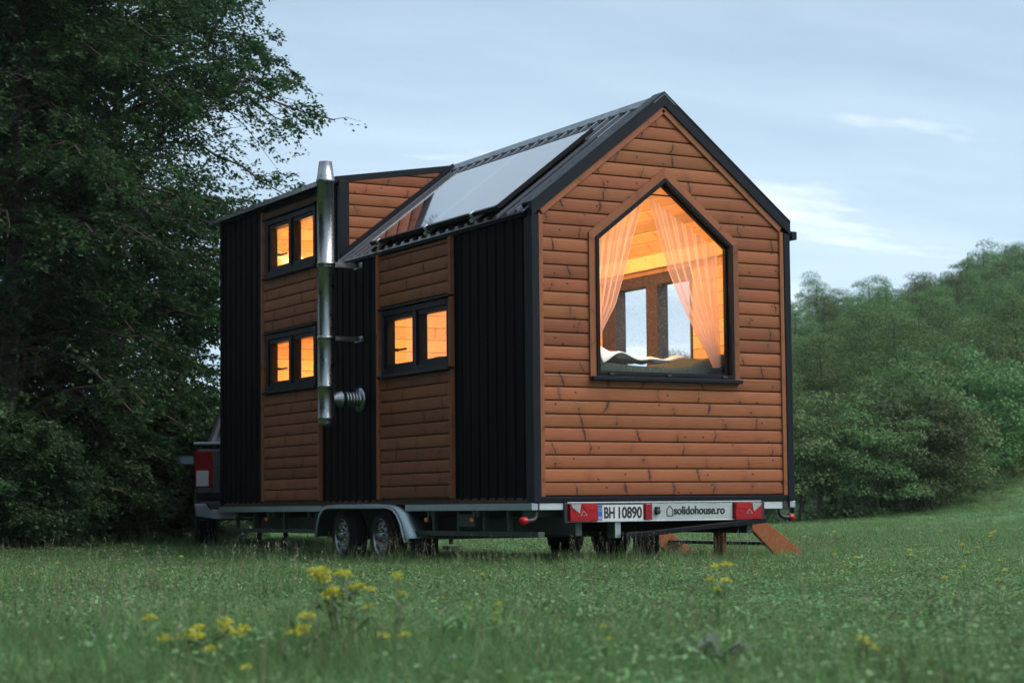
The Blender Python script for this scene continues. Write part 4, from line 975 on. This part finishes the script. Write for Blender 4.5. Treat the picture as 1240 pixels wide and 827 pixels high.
def glassq(i,u0,u1,v0,v1,off):
    A,B,C_,D=R0[i],R0[(i+1)%4],R1[(i+1)%4],R1[i]
    P=[lerp(lerp(A,B,u),lerp(D,C_,u),v_) for u,v_ in ((u0,v0),(u1,v0),(u1,v1),(u0,v1))]
    n_=(Vector(B)-Vector(A)).cross(Vector(D)-Vector(A)).normalized(); q=MB(); q.face([tuple(Vector(p_)+n_*off) for p_ in P]); q.build('window',M_CARGLASS,cab,recalc=False)
glassq(0,.06,.94,.12,.88,.006); glassq(2,.06,.94,.1,.9,.006); glassq(1,.08,.48,.12,.88,.006); glassq(1,.52,.85,.12,.88,.006); glassq(3,.15,.48,.12,.88,.006); glassq(3,.52,.92,.12,.88,.006)
b=MB(); b.box(-.72,.72,-.022,.01,.74,1.235); b.box(-.66,.66,-.034,-.02,.80,1.05); b.build('tailgate',M_PAINT,truck,.012)
b=MB(); b.box(-.18,.18,-.03,-.02,1.10,1.17); b.build('tailgate_handle',M_CHROME,truck,.006)
b=MB(); b.box(-1.02,1.02,-.03,1.88,1.262,1.30); b.build('bed_rail',simple('bed_rail_cap',(.16,.19,.23),.35,.3),truck,.015)
for s in (-1,1):
    b=MB(); b.box(min(s*.80,s*1.004),max(s*.80,s*1.004),-.028,.16,.78,1.19); o=b.build('taillight',M_TRUCKRED,truck,.012)
    b=MB(); b.box(min(s*.845,s*.985),max(s*.845,s*.985),-.036,-.026,.79,.97); b.build('reversing_lens',M_CLEAR,o,.006)
    b=MB(); b.box(min(s*1.0,s*1.12),max(s*1.0,s*1.12),3.62,3.68,1.17,1.22); b.box(min(s*1.06,s*1.30),max(s*1.06,s*1.30),3.56,3.70,1.11,1.24); b.build('side_mirror',M_MIRROR,truck,.03)
b=MB(); P=[(-1.02,.60),(-.86,.60),(-.80,.53),(.80,.53),(.86,.60),(1.02,.60),(1.0,.44),(.78,.40),(-.78,.40),(-1.0,.44)]
b.prism(P,-.16,.02,lambda a,z,d:(a,d,z)); b.build('bumper',M_CHROME,truck,.02)
b=MB(); b.box(-.95,.95,.02,.3,.40,.62); b.build('rear_valance',M_BLACK,truck,.02)
for y in (1.05,4.75):
    for s in (-1,1):
        wheel(s*.88,y,s,truck,.39,.26)
        b=MB(); b.lathe((s*.99,y,.40),(s,0,0),[(0,.42),(.03,.44),(.03,.40),(0,.40)],36); b.build('wheel_arch',M_BLACK,truck)

# ------------------------------------------------------------------ trees
def nrm(v): return v/np.maximum(np.linalg.norm(v,axis=-1,keepdims=True),1e-9)
def tube_np(paths,rads,n):
    """paths: (k,m,3), rads (k,m) -> tapered tubes"""
    k,m,_=paths.shape; T=nrm(np.gradient(paths,axis=1)); ref=np.broadcast_to(np.array([.31,.17,.94]),T.shape); A=nrm(np.cross(T,ref)); B=np.cross(T,A)
    a=np.arange(n)*2*np.pi/n; V=paths[:,:,None,:]+rads[:,:,None,None]*(A[:,:,None,:]*np.cos(a)[None,None,:,None]+B[:,:,None,:]*np.sin(a)[None,None,:,None])
    i=np.arange(k*m*n).reshape(k,m,n); F=np.stack([i[:,:-1,:],np.roll(i,-1,2)[:,:-1,:],np.roll(i,-1,2)[:,1:,:],i[:,1:,:]],-1).reshape(-1,4); return V.reshape(-1,3),F
def spray_tree(name,loc,seed,H,rad_fn,nl,label,leaf=.067,z0=.5,droop=.35,mat_=None,dens=1.0,nsec=16,cat='tree',group=None,bark_r=.15,azr=(0,6.283)):
    g_=np.random.default_rng(seed); root=thing(name,tuple(loc),label,cat,group)
    m=9; t=np.linspace(0,1,m)
    zb=z0+(H-z0)*np.sort(g_.uniform(0,1,nl))**.9; az=g_.uniform(azr[0],azr[1],nl); Ls=np.array([rad_fn(z) for z in zb])*g_.uniform(.66,1.0,nl)
    e0=g_.uniform(.0,.85,nl)+(zb/H)*.35; dr=droop*g_.uniform(.7,1.4,nl)
    dh=np.stack([np.cos(az),np.sin(az),np.zeros(nl)],-1); bend=g_.normal(0,.18,nl); sd=np.stack([-np.sin(az),np.cos(az),np.zeros(nl)],-1)
    start=zb*.80
    limbs=dh[:,None,:]*(Ls[:,None]*t)[...,None]+sd[:,None,:]*(Ls[:,None]*bend[:,None]*t**2)[...,None]
    limbs[:,:,2]+=start[:,None]+Ls[:,None]*(e0[:,None]*t-(dr+.12)[:,None]*t**2.2)
    limbs+=g_.normal(0,.02,limbs.shape)*Ls[:,None,None]*t[None,:,None]
    lr=(bark_r*.34)*(1-.8*zb/H)[:,None]*(1-.88*t)[None]+.006
    tz=np.linspace(0,1,10); trunk=np.stack([.12*np.sin(tz*4+seed),.12*np.cos(tz*3+seed)-.12*math.cos(seed),tz*H*.93-.1],-1)[None]; trr=(bark_r*(1-.85*tz)+bark_r*.4*np.exp(-tz*14))[None]
    # secondary
    k=nsec; ts=np.tile((np.arange(k)+.5)/k,(nl,1))*.94+.06+g_.uniform(-.02,.02,(nl,k)); ts=np.clip(ts,.04,1)
    fi=ts*(m-1); i0=np.clip(fi.astype(int),0,m-2); fr=(fi-i0)[...,None]; ar=np.arange(nl)[:,None]
    sp=limbs[ar,i0]*(1-fr)+limbs[ar,i0+1]*fr; tang=nrm(limbs[ar,i0+1]-limbs[ar,i0]); th=tang.copy(); th[...,2]=0; th=nrm(th); sh=np.stack([-th[...,1],th[...,0],np.zeros_like(ts)],-1)
    sgn=np.where((np.arange(k)%2)[None]==0,1,-1)*np.ones((nl,1)); ang=g_.uniform(.5,1.05,(nl,k)); d2=th*np.cos(ang)[...,None]+sh*(np.sin(ang)*sgn)[...,None]
    l2=Ls[:,None]*(.42*(1-ts)+.13)*g_.uniform(.7,1.25,(nl,k)); rise=g_.uniform(-.5,.62,(nl,k))
    m2=5; t2=np.linspace(0,1,m2)
    sec=sp[:,:,None,:]+d2[:,:,None,:]*(l2[...,None]*t2)[...,None]; sec[...,2]+=l2[...,None]*(rise[...,None]*t2-.42*t2**2)
    sec=sec.reshape(-1,m2,3); l2=l2.ravel(); d2=d2.reshape(-1,3); ns=len(sec)
    # twigs
    k3=6; ts3=g_.uniform(.15,1,(ns,k3)); fi=ts3*(m2-1); i0=np.clip(fi.astype(int),0,m2-2); fr=(fi-i0)[...,None]; ar=np.arange(ns)[:,None]
    tp=sec[ar,i0]*(1-fr)+sec[ar,i0+1]*fr; s2=np.stack([-d2[:,1],d2[:,0],np.zeros(ns)],-1); a3=g_.uniform(-1.1,1.1,(ns,k3)); d3=d2[:,None,:]*np.cos(a3)[...,None]+s2[:,None,:]*np.sin(a3)[...,None]; d3[...,2]+=g_.uniform(-.85,.35,(ns,k3))
    l3=np.clip(l2[:,None]*.5*g_.uniform(.5,1.1,(ns,k3)),.12,.55)
    # leaves along twigs, two ranks lying nearly flat
    kl=max(4,int(18*dens)); u=np.broadcast_to((np.arange(kl)+.5)/kl,(ns,k3,kl))
    P=tp[:,:,None,:]+d3[:,:,None,:]*(l3[...,None]*u)[...,None]; P=P+g_.normal(0,.022,P.shape); P[...,2]-=.10*(l3[...,None]*u**2)
    side=np.where((np.arange(kl)%2)==0,1.,-1.); s3=nrm(np.stack([-d3[...,1],d3[...,0],np.zeros_like(l3)],-1))
    A=d3[:,:,None,:]*.6+s3[:,:,None,:]*side[None,None,:,None]*.8+g_.normal(0,.3,P.shape); A[...,2]-=.15
    P=P.reshape(-1,3); A=A.reshape(-1,3)
    cl=np.sin(P[:,0]*3.1+2*np.sin(P[:,1]*1.7+seed))+np.sin(P[:,1]*3.3+2*np.sin(P[:,2]*1.9))+np.sin(P[:,2]*4.1+2*np.sin(P[:,0]*1.6+1)); kp=g_.random(len(P))<np.clip(.70+.34*cl,.10,1); P=P[kp]; A=A[kp]
    Nn=g_.normal(0,.62,P.shape); Nn[:,2]+=1
    V,F=leaf_quads(P,A,Nn,g_.uniform(.7,1.25,len(P))*leaf,g_.uniform(.5,.68,len(P))*leaf)
    np_mesh('crown',V,F,mat_ or M_LEAF,root)
    V1,F1=tube_np(trunk,trr,10); V2,F2=tube_np(limbs,lr,6); V3,F3=tube_np(sec[:,[0,2,4],:],np.stack([l2*.008+.003,l2*.005+.002,np.full(ns,.0015)],-1),3)
    F2=F2+len(V1); F3=F3+len(V1)+len(V2); np_mesh('trunk',np.concatenate([V1,V2,V3]),np.concatenate([F1,F2,F3]),M_BARK,root,True); return root,len(P)
def gr(u,d): return on_ground(px(u,d),d)
tot=0
def interp(pts): return lambda z: float(np.interp(z,[p[0] for p in pts],[p[1] for p in pts]))
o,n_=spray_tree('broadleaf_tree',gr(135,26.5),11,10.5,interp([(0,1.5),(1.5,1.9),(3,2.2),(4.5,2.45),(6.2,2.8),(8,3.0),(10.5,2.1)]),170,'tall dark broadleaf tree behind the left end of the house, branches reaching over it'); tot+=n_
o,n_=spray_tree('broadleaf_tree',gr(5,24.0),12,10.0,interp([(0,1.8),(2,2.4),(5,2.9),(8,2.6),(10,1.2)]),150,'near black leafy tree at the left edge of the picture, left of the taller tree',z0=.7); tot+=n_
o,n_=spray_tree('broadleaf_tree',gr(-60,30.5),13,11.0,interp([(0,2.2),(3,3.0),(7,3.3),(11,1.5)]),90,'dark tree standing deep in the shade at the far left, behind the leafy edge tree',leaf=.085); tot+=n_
o,n_=spray_tree('leafy_bush',gr(205,27.5),14,2.4,interp([(0,1.0),(1,1.3),(2.4,.6)]),68,'green bush under the tall tree, beside the pickup truck',z0=.15,mat_=M_LEAFS,cat='bush',bark_r=.05,leaf=.055,droop=.2,nsec=12); tot+=n_
o,n_=spray_tree('leafy_bush',gr(30,23.0),15,1.75,interp([(0,.8),(.8,1.0),(1.75,.5)]),60,'rounded grey green bush in front of the left edge tree',z0=.12,mat_=M_LEAFS,cat='bush',bark_r=.05,leaf=.05,droop=.2,nsec=12); tot+=n_
o,n_=spray_tree('leafy_bush',gr(125,25.0),16,1.6,interp([(0,.9),(.8,1.1),(1.6,.5)]),56,'low dark bush between the grey green bush and the truck side bush',z0=.12,mat_=M_LEAFS,cat='bush',bark_r=.05,leaf=.055,droop=.2,nsec=12); tot+=n_
o,n_=spray_tree('leafy_bush',gr(-60,22.5),17,2.2,interp([(0,.9),(1,1.1),(2.2,.5)]),52,'bush at the very left edge of the meadow',z0=.12,mat_=M_LEAFS,cat='bush',bark_r=.05,leaf=.055,droop=.2,nsec=12); tot+=n_
o,n_=spray_tree('leafy_bush',gr(262,31.5),18,2.6,interp([(0,1.2),(1,1.5),(2.6,.7)]),68,'bush in the dim gap just behind the pickup truck',z0=.15,mat_=M_LEAFS,cat='bush',bark_r=.05,leaf=.06,droop=.2,nsec=12); tot+=n_
print('leaves',tot)
big=[o for o in COL.objects if o.name.startswith('broadleaf_tree') and o.type=='EMPTY'][0]
for (x,y,a,sc) in ((-8.6,.5,1.0,.95),(-7.6,5.2,2.6,1.0),(-6.6,9.6,4.4,.9),(-9.6,-3.8,5.2,.9),(-12.6,2.6,.4,1.1),(-12.0,8.2,3.3,1.1),(-13.4,-4,2.2,1.1)):
    q=copy_tree(big); q.location=(x,y,-.05); q.rotation_euler=(0,0,a); q.scale=(sc,)*3; q['label']='unseen broadleaf tree added left of the house to shade its left wall'; q['group']='added shade trees left of the house'  # unseen trees, added to shade the left wall and darken its reflections


# forest trees: crowns made of leafy clumps, a few kinds, copied
def forest_proto(name,seed,H,Rc,zc,nclump,leaf,label,nper=340,tall=1.0):
    g_=np.random.default_rng(seed); root=thing(name,(0,0,0),label,'tree')
    # clump centres inside an uneven envelope
    d=nrm(g_.normal(0,1,(nclump,3))); rr=g_.uniform(.02,1,nclump)**.45; C=d*rr[:,None]*np.array([Rc,Rc,(H-zc)/2*tall])*.82; C[:,2]+=zc+(H-zc)/2
    low=(C[:,2]-zc)/(H-zc); C[:,:2]*=np.interp(low,[0,.35,.7,1],[.85,1.08,.85,.30])[:,None]; C[:,:2]+=g_.normal(0,.12*Rc,(nclump,2))
    cr=g_.uniform(.18,.44,nclump)*Rc*.72
    P=[];Nn=[]
    for c_,r_ in zip(C,cr):
        k=int(nper*(r_/Rc/.3)**1.5); q=nrm(g_.normal(0,1,(k,3))); q[:,2]=np.where(q[:,2]<-.12,-q[:,2]*.8,q[:,2]); rad=r_*(1-.5*g_.random(k)**3)*g_.uniform(.92,1.14,k)
        P.append(c_+q*rad[:,None]*np.array([1.1,1.1,.75])); Nn.append(q*.8+np.array([0,0,.7])+g_.normal(0,.5,(k,3)))
    P=np.concatenate(P);Nn=nrm(np.concatenate(Nn)); A=np.cross(Nn,g_.normal(0,1,P.shape)); V,F=leaf_quads(P,A,Nn,g_.uniform(.6,1.3,len(P))*leaf,g_.uniform(.5,.8,len(P))*leaf)
    np_mesh('crown',V,F,M_FOREST,root)
    tz=np.linspace(0,1,7); tr_=np.stack([.1*np.sin(tz*5+seed),.1*np.cos(tz*4),tz*H*.9-.3],-1)[None]; rad=(.13*(1-.8*tz))[None]*H/7
    nb_=10; zb=g_.uniform(.25,.8,nb_)*H; tgt=C[g_.integers(0,nclump,nb_)]; s=np.linspace(0,1,4); br=np.stack([np.stack([tgt[i,0]*s,tgt[i,1]*s,zb[i]*.7+(tgt[i,2]-zb[i]*.7)*s],-1) for i in range(nb_)]); V1,F1=tube_np(tr_,rad,7); V2,F2=tube_np(br,np.tile(.045*(1-.8*s)*H/7,(nb_,1)),4)
    np_mesh('trunk',np.concatenate([V1,V2]),np.concatenate([F1,F2+len(V1)]),M_BARK,root,True); return root
protos=[forest_proto('broadleaf_tree',31,6.2,2.3,.2,74,.080,'x'),forest_proto('broadleaf_tree',32,7.4,2.2,.5,92,.080,'x'),forest_proto('broadleaf_tree',33,5.2,2.5,.1,72,.078,'x'),forest_proto('broadleaf_tree',34,8.2,1.9,.6,88,.080,'x'),forest_proto('broadleaf_tree',35,3.0,1.7,.05,44,.072,'x'),forest_proto('broadleaf_tree',36,7.8,2.6,.4,110,.085,'x')]
used=set(); HK=[6.2,7.4,5.2,8.2,3.0,7.8]
def plant(k,r,d,s,label,group,cat='tree',name=None):
    src=protos[k]; o=src if k not in used else copy_tree(src); used.add(k)
    g0=on_ground(r,d).z; u=620+F_PX*r/d
    allow=CAM.z+(612-float(np.interp(u,[700,790,955,1040,1120,1200,1240,1400],[470,430,352,343,330,303,298,290])))/F_PX*d-g0
    s=max(.22,min(s if group!=LB['sky'][1] else 1.7,allow/HK[k]*(rng.uniform(.55,.98) if group!=LB['sky'][1] else rng.uniform(.92,1.14))))
    o.location=on_ground(r,d,-.42*s if k==4 else -.35*s if group==LB['front'][1] else -.1); o.rotation_euler=(0,0,rng.uniform(0,6.28)); o.scale=(s*rng.uniform(.9,1.1),s*rng.uniform(.9,1.1),s*rng.uniform(.92,1.1))
    if name: o.name=name
    o['label']=label; o['group']=group; o['category']=cat; return o
fr=random.Random(4)
LB={'front':('broadleaf tree at the foot of the wooded hill, along the upper edge of the meadow','trees along the meadow edge'),
    'mid':('broadleaf tree in the middle of the wooded hill, behind the edge row','trees inside the wood'),
    'sky':('broadleaf tree on the crest of the wooded hill, its top against the sky','trees along the skyline'),
    'behind':('low broadleaf tree on the horizon behind the house','far trees behind the house')}
def edge(r): return 46+2.0*max(r-9,0)
# edge row
for i in range(17):
    r=7.0+i*1.35+fr.uniform(-.4,.4); d=edge(r)+1.5+fr.uniform(-.8,1.2)
    plant(fr.choice([0,2,2,5,0]),r,d,fr.uniform(.72,.98),*LB['front'])
for i in range(40):
    r=6.0+i*.62+fr.uniform(-.4,.4); plant(4,r,edge(r)-1.3+fr.uniform(-.9,.7),fr.uniform(.7,1.5),'low rounded shrub at the foot of the trees along the meadow edge','shrubs along the meadow edge','shrub')
for row,(dd,n_) in enumerate(((6,18),(11.5,18),(17.5,19),(24,20),(31,20))):
    for i in range(n_):
        r=6.5+row*.5+i*1.65+fr.uniform(-.7,.7); d=edge(r)*1.0+dd+fr.uniform(-2,2)
        plant(fr.choice([0,1,1,3,5,5]),r,d,fr.uniform(.8,1.12),*LB['mid'])
for row,(dd,n_) in enumerate(((40,19),(50,19))):
    for i in range(n_):
        r=9+i*2.15+fr.uniform(-.8,.8); d=edge(r)+dd+fr.uniform(-2.5,2.5)
        plant(fr.choice([0,1,3,3,5]),r,d,fr.uniform(.8,1.2),*LB['sky'])
for i in range(16):
    r=-16+i*1.7+fr.uniform(-.6,.6); plant(fr.choice([2,4,4]),r,84+fr.uniform(-5,8),fr.uniform(.55,.9),*LB['behind'])

# ------------------------------------------------------------------ flowers and weeds
def weed_thing(u,v,d,hh,heads,spread,size,label,group=None,seed=0,name='yellow_wildflower',stemc=M_GRASS):
    """stems rise from one root; every flower head is a small cloud of petals"""
    size*=1.5; g_=np.random.default_rng(seed+100); base=on_ground(px(u,d),d); root=thing(name,tuple(base),label,'wildflower',group)
    sm=MB(); 
    for k in range(heads):
        a=g_.uniform(0,6.28); rr=spread*math.sqrt(g_.uniform(0,1)) if heads>1 else 0; top=Vector((rr*math.cos(a),rr*math.sin(a),hh*g_.uniform(.66,1.02) if heads>1 else hh))
        sm.tube([(top.x*.12,top.y*.12,-.02),(top.x*.5,top.y*.5,top.z*.55),tuple(top)],[.003,.0025,.0018],5)
        q=int(120*(size/.03)); c_=nrm(g_.normal(0,1,(q,3))); c_[:,2]=np.abs(c_[:,2])*.8-.1; P=np.array(top)+c_*g_.uniform(.3,1,q)[:,None]*np.array([size,size,size*.85])
        A=c_+g_.normal(0,.5,(q,3)); Nn=g_.normal(0,.5,(q,3)); Nn[:,2]+=1; V,F=leaf_quads(P,A,Nn,g_.uniform(.7,1.3,q)*size*.30,g_.uniform(.6,.9,q)*size*.30)
        np_mesh('flower_head',V,F,M_YELLOW,root)
    sm.build('stem',stemc,root,recalc=False)
    q=14*heads; a=g_.uniform(0,6.28,q); z=g_.uniform(.02,hh*.75,q); P=np.stack([np.cos(a)*.02,np.sin(a)*.02,z],-1)+g_.normal(0,spread*.3+.01,(q,3))*np.array([1,1,.2]); A=np.stack([np.cos(a),np.sin(a),g_.uniform(.1,.7,q)],-1); Nn=g_.normal(0,.3,(q,3)); Nn[:,2]+=1
    V,F=leaf_quads(P,A,Nn,g_.uniform(.04,.09,q),g_.uniform(.012,.022,q)); np_mesh('leaves',V,F,M_CLOVER,root); return root
def at_height(v,h): return (CAM.z-h)*F_PX/(v-612.4)
WF=[(412,680,.34,7,.085,.022,'largest clump of yellow wildflowers, in the grass below the left trailer wheels'),
    (441,707,.25,2,.03,.017,'two small yellow flower heads just right of the largest clump'),
    (480,694,.30,3,.035,.014,'slim yellow wildflower below the right end of the fender'),
    (238,742,.20,8,.10,.018,'wide blurred clump of yellow wildflowers in the left foreground'),
    (286,735,.22,2,.03,.018,'pale greenish yellow flower pair right beside the wide blurred clump'),
    (361,737,.215,3,.035,.019,'two domed yellow flower heads between the wide blurred clump and the large clump'),
    (182,743,.19,1,.0,.016,'single yellow flower head left of the wide blurred clump'),
    (253,771,.15,2,.02,.012,'small yellow flower below the wide blurred clump'),
    (298,803,.10,1,.0,.013,'orange yellow flower low at the bottom left'),
    (462,767,.14,1,.0,.014,'round yellow flower head at the lower middle, left one of a close pair'),
    (489,766,.14,1,.0,.013,'round yellow flower head at the lower middle, right one of a close pair'),
    (599,730,.20,3,.045,.011,'flat row of small yellow heads in the grass at the centre'),
    (561,730,.20,2,.03,.008,'tiny orange yellow flowers left of the flat row'),
    (532,721,.22,3,.02,.006,'cluster of three tiny yellow dots in the grass at the centre'),
    (872,687,.30,5,.05,.016,'upright yellow wildflower in front of the step post'),
    (1040,773,.13,3,.04,.014,'pair of yellow flower heads in the right foreground'),
    (727,759,.15,2,.02,.010,'small pale orange flowers right of the centre foreground'),
    (1192,647,.25,3,.09,.016,'yellow wildflower far off on the right slope')]
for i,(u,v,h,nh,spd,sz,lb) in enumerate(WF): weed_thing(u,v,at_height(v,h),h,nh,spd,sz,lb,'yellow wildflowers in the meadow',i)
fx=random.Random(9)
for i in range(26):
    u=fx.choice([fx.uniform(960,1235),fx.uniform(560,960),fx.uniform(30,400)]) if i>9 else fx.uniform(980,1238); d=fx.uniform(9,24)
    weed_thing(u,0,d,fx.uniform(.12,.2),1,0,.008+d*.0004,'tiny yellow buttercup dotting the meadow grass','buttercups dotting the meadow',200+i,'buttercup')
for i,(u,v) in enumerate(((112,764),(152,763),(480,743),(3,822),(545,792),(237,768))):
    d=at_height(v,.11); base=on_ground(px(u,d),d); root=thing('white_clover',tuple(base),'small white clover head low in the foreground grass','wildflower','white clover heads'); g_=np.random.default_rng(300+i); c_=nrm(g_.normal(0,1,(40,3)))
    V,F=leaf_quads(np.array([0,0,.11])+c_*.006,c_,g_.normal(0,1,(40,3)),np.full(40,.005),np.full(40,.003)); np_mesh('flower_head',V,F,M_WHITE,root); sm=MB(); sm.tube([(0,0,0),(0,0,.11)],.0018,5); sm.build('stem',M_GRASS,root,recalc=False)
# pale broad leaved weed
d=at_height(790,.10); base=on_ground(px(862,d),d); root=thing('broad_leaved_weed',tuple(base),'pale grey green weed with long broad leaves in the right foreground','weed')
g_=np.random.default_rng(77)
for k in range(15):
    a=k*2.4+g_.uniform(-.2,.2); ln=g_.uniform(.16,.26); wd=ln*.2; up=g_.uniform(.7,1.5); q=MB(); nn=8; Vv=[]
    for i in range(nn):
        t=i/(nn-1); r_=ln*(t*.8); z=.03+ln*(up*t-.75*t*t*up)+.03*t; hw=wd*math.sin(math.pi*min(.98,t*.92+.06))**.8*(.5+.5*(1-t*.4))*.5
        for s in (-1,0,1): Vv.append((r_*math.cos(a)-s*hw*math.sin(a),r_*math.sin(a)+s*hw*math.cos(a),z+abs(s)*hw*.35+.004*math.sin(i*2+k)))
    q.mesh(Vv,[(i*3+j,i*3+j+1,i*3+j+4,i*3+j+3) for i in range(nn-1) for j in range(2)],0,True); q.build('leaf',M_WEED,root,recalc=False)

# ------------------------------------------------------------------ air
hz_=MB(); C8=[rd(r,d,z) for z in (-1.5,30) for r,d in ((-75,-14),(95,-14),(95,210),(-75,210))]
hz_.mesh(C8,[(3,2,1,0),(4,5,6,7),(0,1,5,4),(1,2,6,5),(2,3,7,6),(3,0,4,7)]); 
hm=bpy.data.materials.new('evening_air'); hm.use_nodes=True; hn=hm.node_tree; hn.nodes.remove(hn.nodes['Principled BSDF']); pv=N(hn,'ShaderNodeVolumePrincipled'); pv.inputs['Density'].default_value=.0003; pv.inputs['Color'].default_value=(.80,.88,.92,1); pv.inputs['Anisotropy'].default_value=.2; L(hn,pv.outputs[0],hn.nodes['Material Output'].inputs['Volume'])
tag(hz_.build('haze',hm),'thin bluish evening haze over the meadow and wood','haze',None,'stuff')
# ------------------------------------------------------------------ light
SUN_EL,SUN_AZ=48,142      # azimuth clockwise from +Y
sd=Vector((math.sin(R_(SUN_AZ))*math.cos(R_(SUN_EL)),math.cos(R_(SUN_AZ))*math.cos(R_(SUN_EL)),math.sin(R_(SUN_EL))))
sl_=bpy.data.lights.new('sun','SUN'); sl_.energy=1.5; sl_.angle=R_(50); sl_.color=(1,.90,.82); so=bpy.data.objects.new('sun',sl_); link(so); so.rotation_euler=sd.to_track_quat('Z','Y').to_euler(); so.location=(0,-30,30)
w=bpy.data.worlds.new('World'); S.world=w; w.use_nodes=True; nt=w.node_tree; bg=nt.nodes['Background']; bg.inputs['Strength'].default_value=.074
sky=N(nt,'ShaderNodeTexSky',sky_type='NISHITA'); sky.sun_disc=False; sky.sun_elevation=R_(SUN_EL); sky.sun_rotation=R_(SUN_AZ); sky.altitude=300; sky.air_density=1.0; sky.dust_density=.6; sky.ozone_density=1.6
tc=N(nt,'ShaderNodeTexCoord'); sp=N(nt,'ShaderNodeSeparateXYZ'); L(nt,tc.outputs['Generated'],sp.inputs[0])
zz=math_(nt,'ADD',math_(nt,'MAXIMUM',sp.outputs[2],0.0),.10); cb=N(nt,'ShaderNodeCombineXYZ'); L(nt,math_(nt,'DIVIDE',sp.outputs[0],zz),cb.inputs[0]); L(nt,math_(nt,'DIVIDE',sp.outputs[1],zz),cb.inputs[1])
rot=N(nt,'ShaderNodeMapping'); rot.inputs['Rotation'].default_value=(0,0,YAW+.25); rot.inputs['Scale'].default_value=(.42,1.0,1); L(nt,cb.outputs[0],rot.inputs[0])
n1=noise(nt,rot.outputs[0],.75,6,.55); n2=noise(nt,rot.outputs[0],1.7,6,.6)
cov=ramp(nt,math_(nt,'ADD',math_(nt,'MULTIPLY',n1,.75),math_(nt,'MULTIPLY',n2,.25)),[(.34,.80),(.60,.98)])
ccol=ramp(nt,n1,[(.30,(2.15,2.95,3.85)),(.68,(4.4,5.5,6.45))])
hz=ramp(nt,sp.outputs[2],[(0.0,1.0),(.16,.35),(.30,0.0)])
ccol=mixc(nt,math_(nt,'MULTIPLY',hz,.55),ccol,(4.3,5.75,7.1))
c1=mixc(nt,cov,sky.outputs[0],ccol)
wisp=ramp(nt,math_(nt,'MULTIPLY',noise(nt,rot.outputs[0],2.9,5,.62),n1),[(.30,0.0),(.41,1.0)]); c2=mixc(nt,math_(nt,'MULTIPLY',wisp,.6),c1,(7.8,8.2,9.0))
L(nt,c2,bg.inputs[0])
S.view_settings.view_transform='Standard'; S.view_settings.look='None'; S.view_settings.exposure=1.25; S.view_settings.gamma=1.0
S.render.engine='CYCLES'; S.cycles.max_bounces=8; S.cycles.transparent_max_bounces=12; S.cycles.diffuse_bounces=3
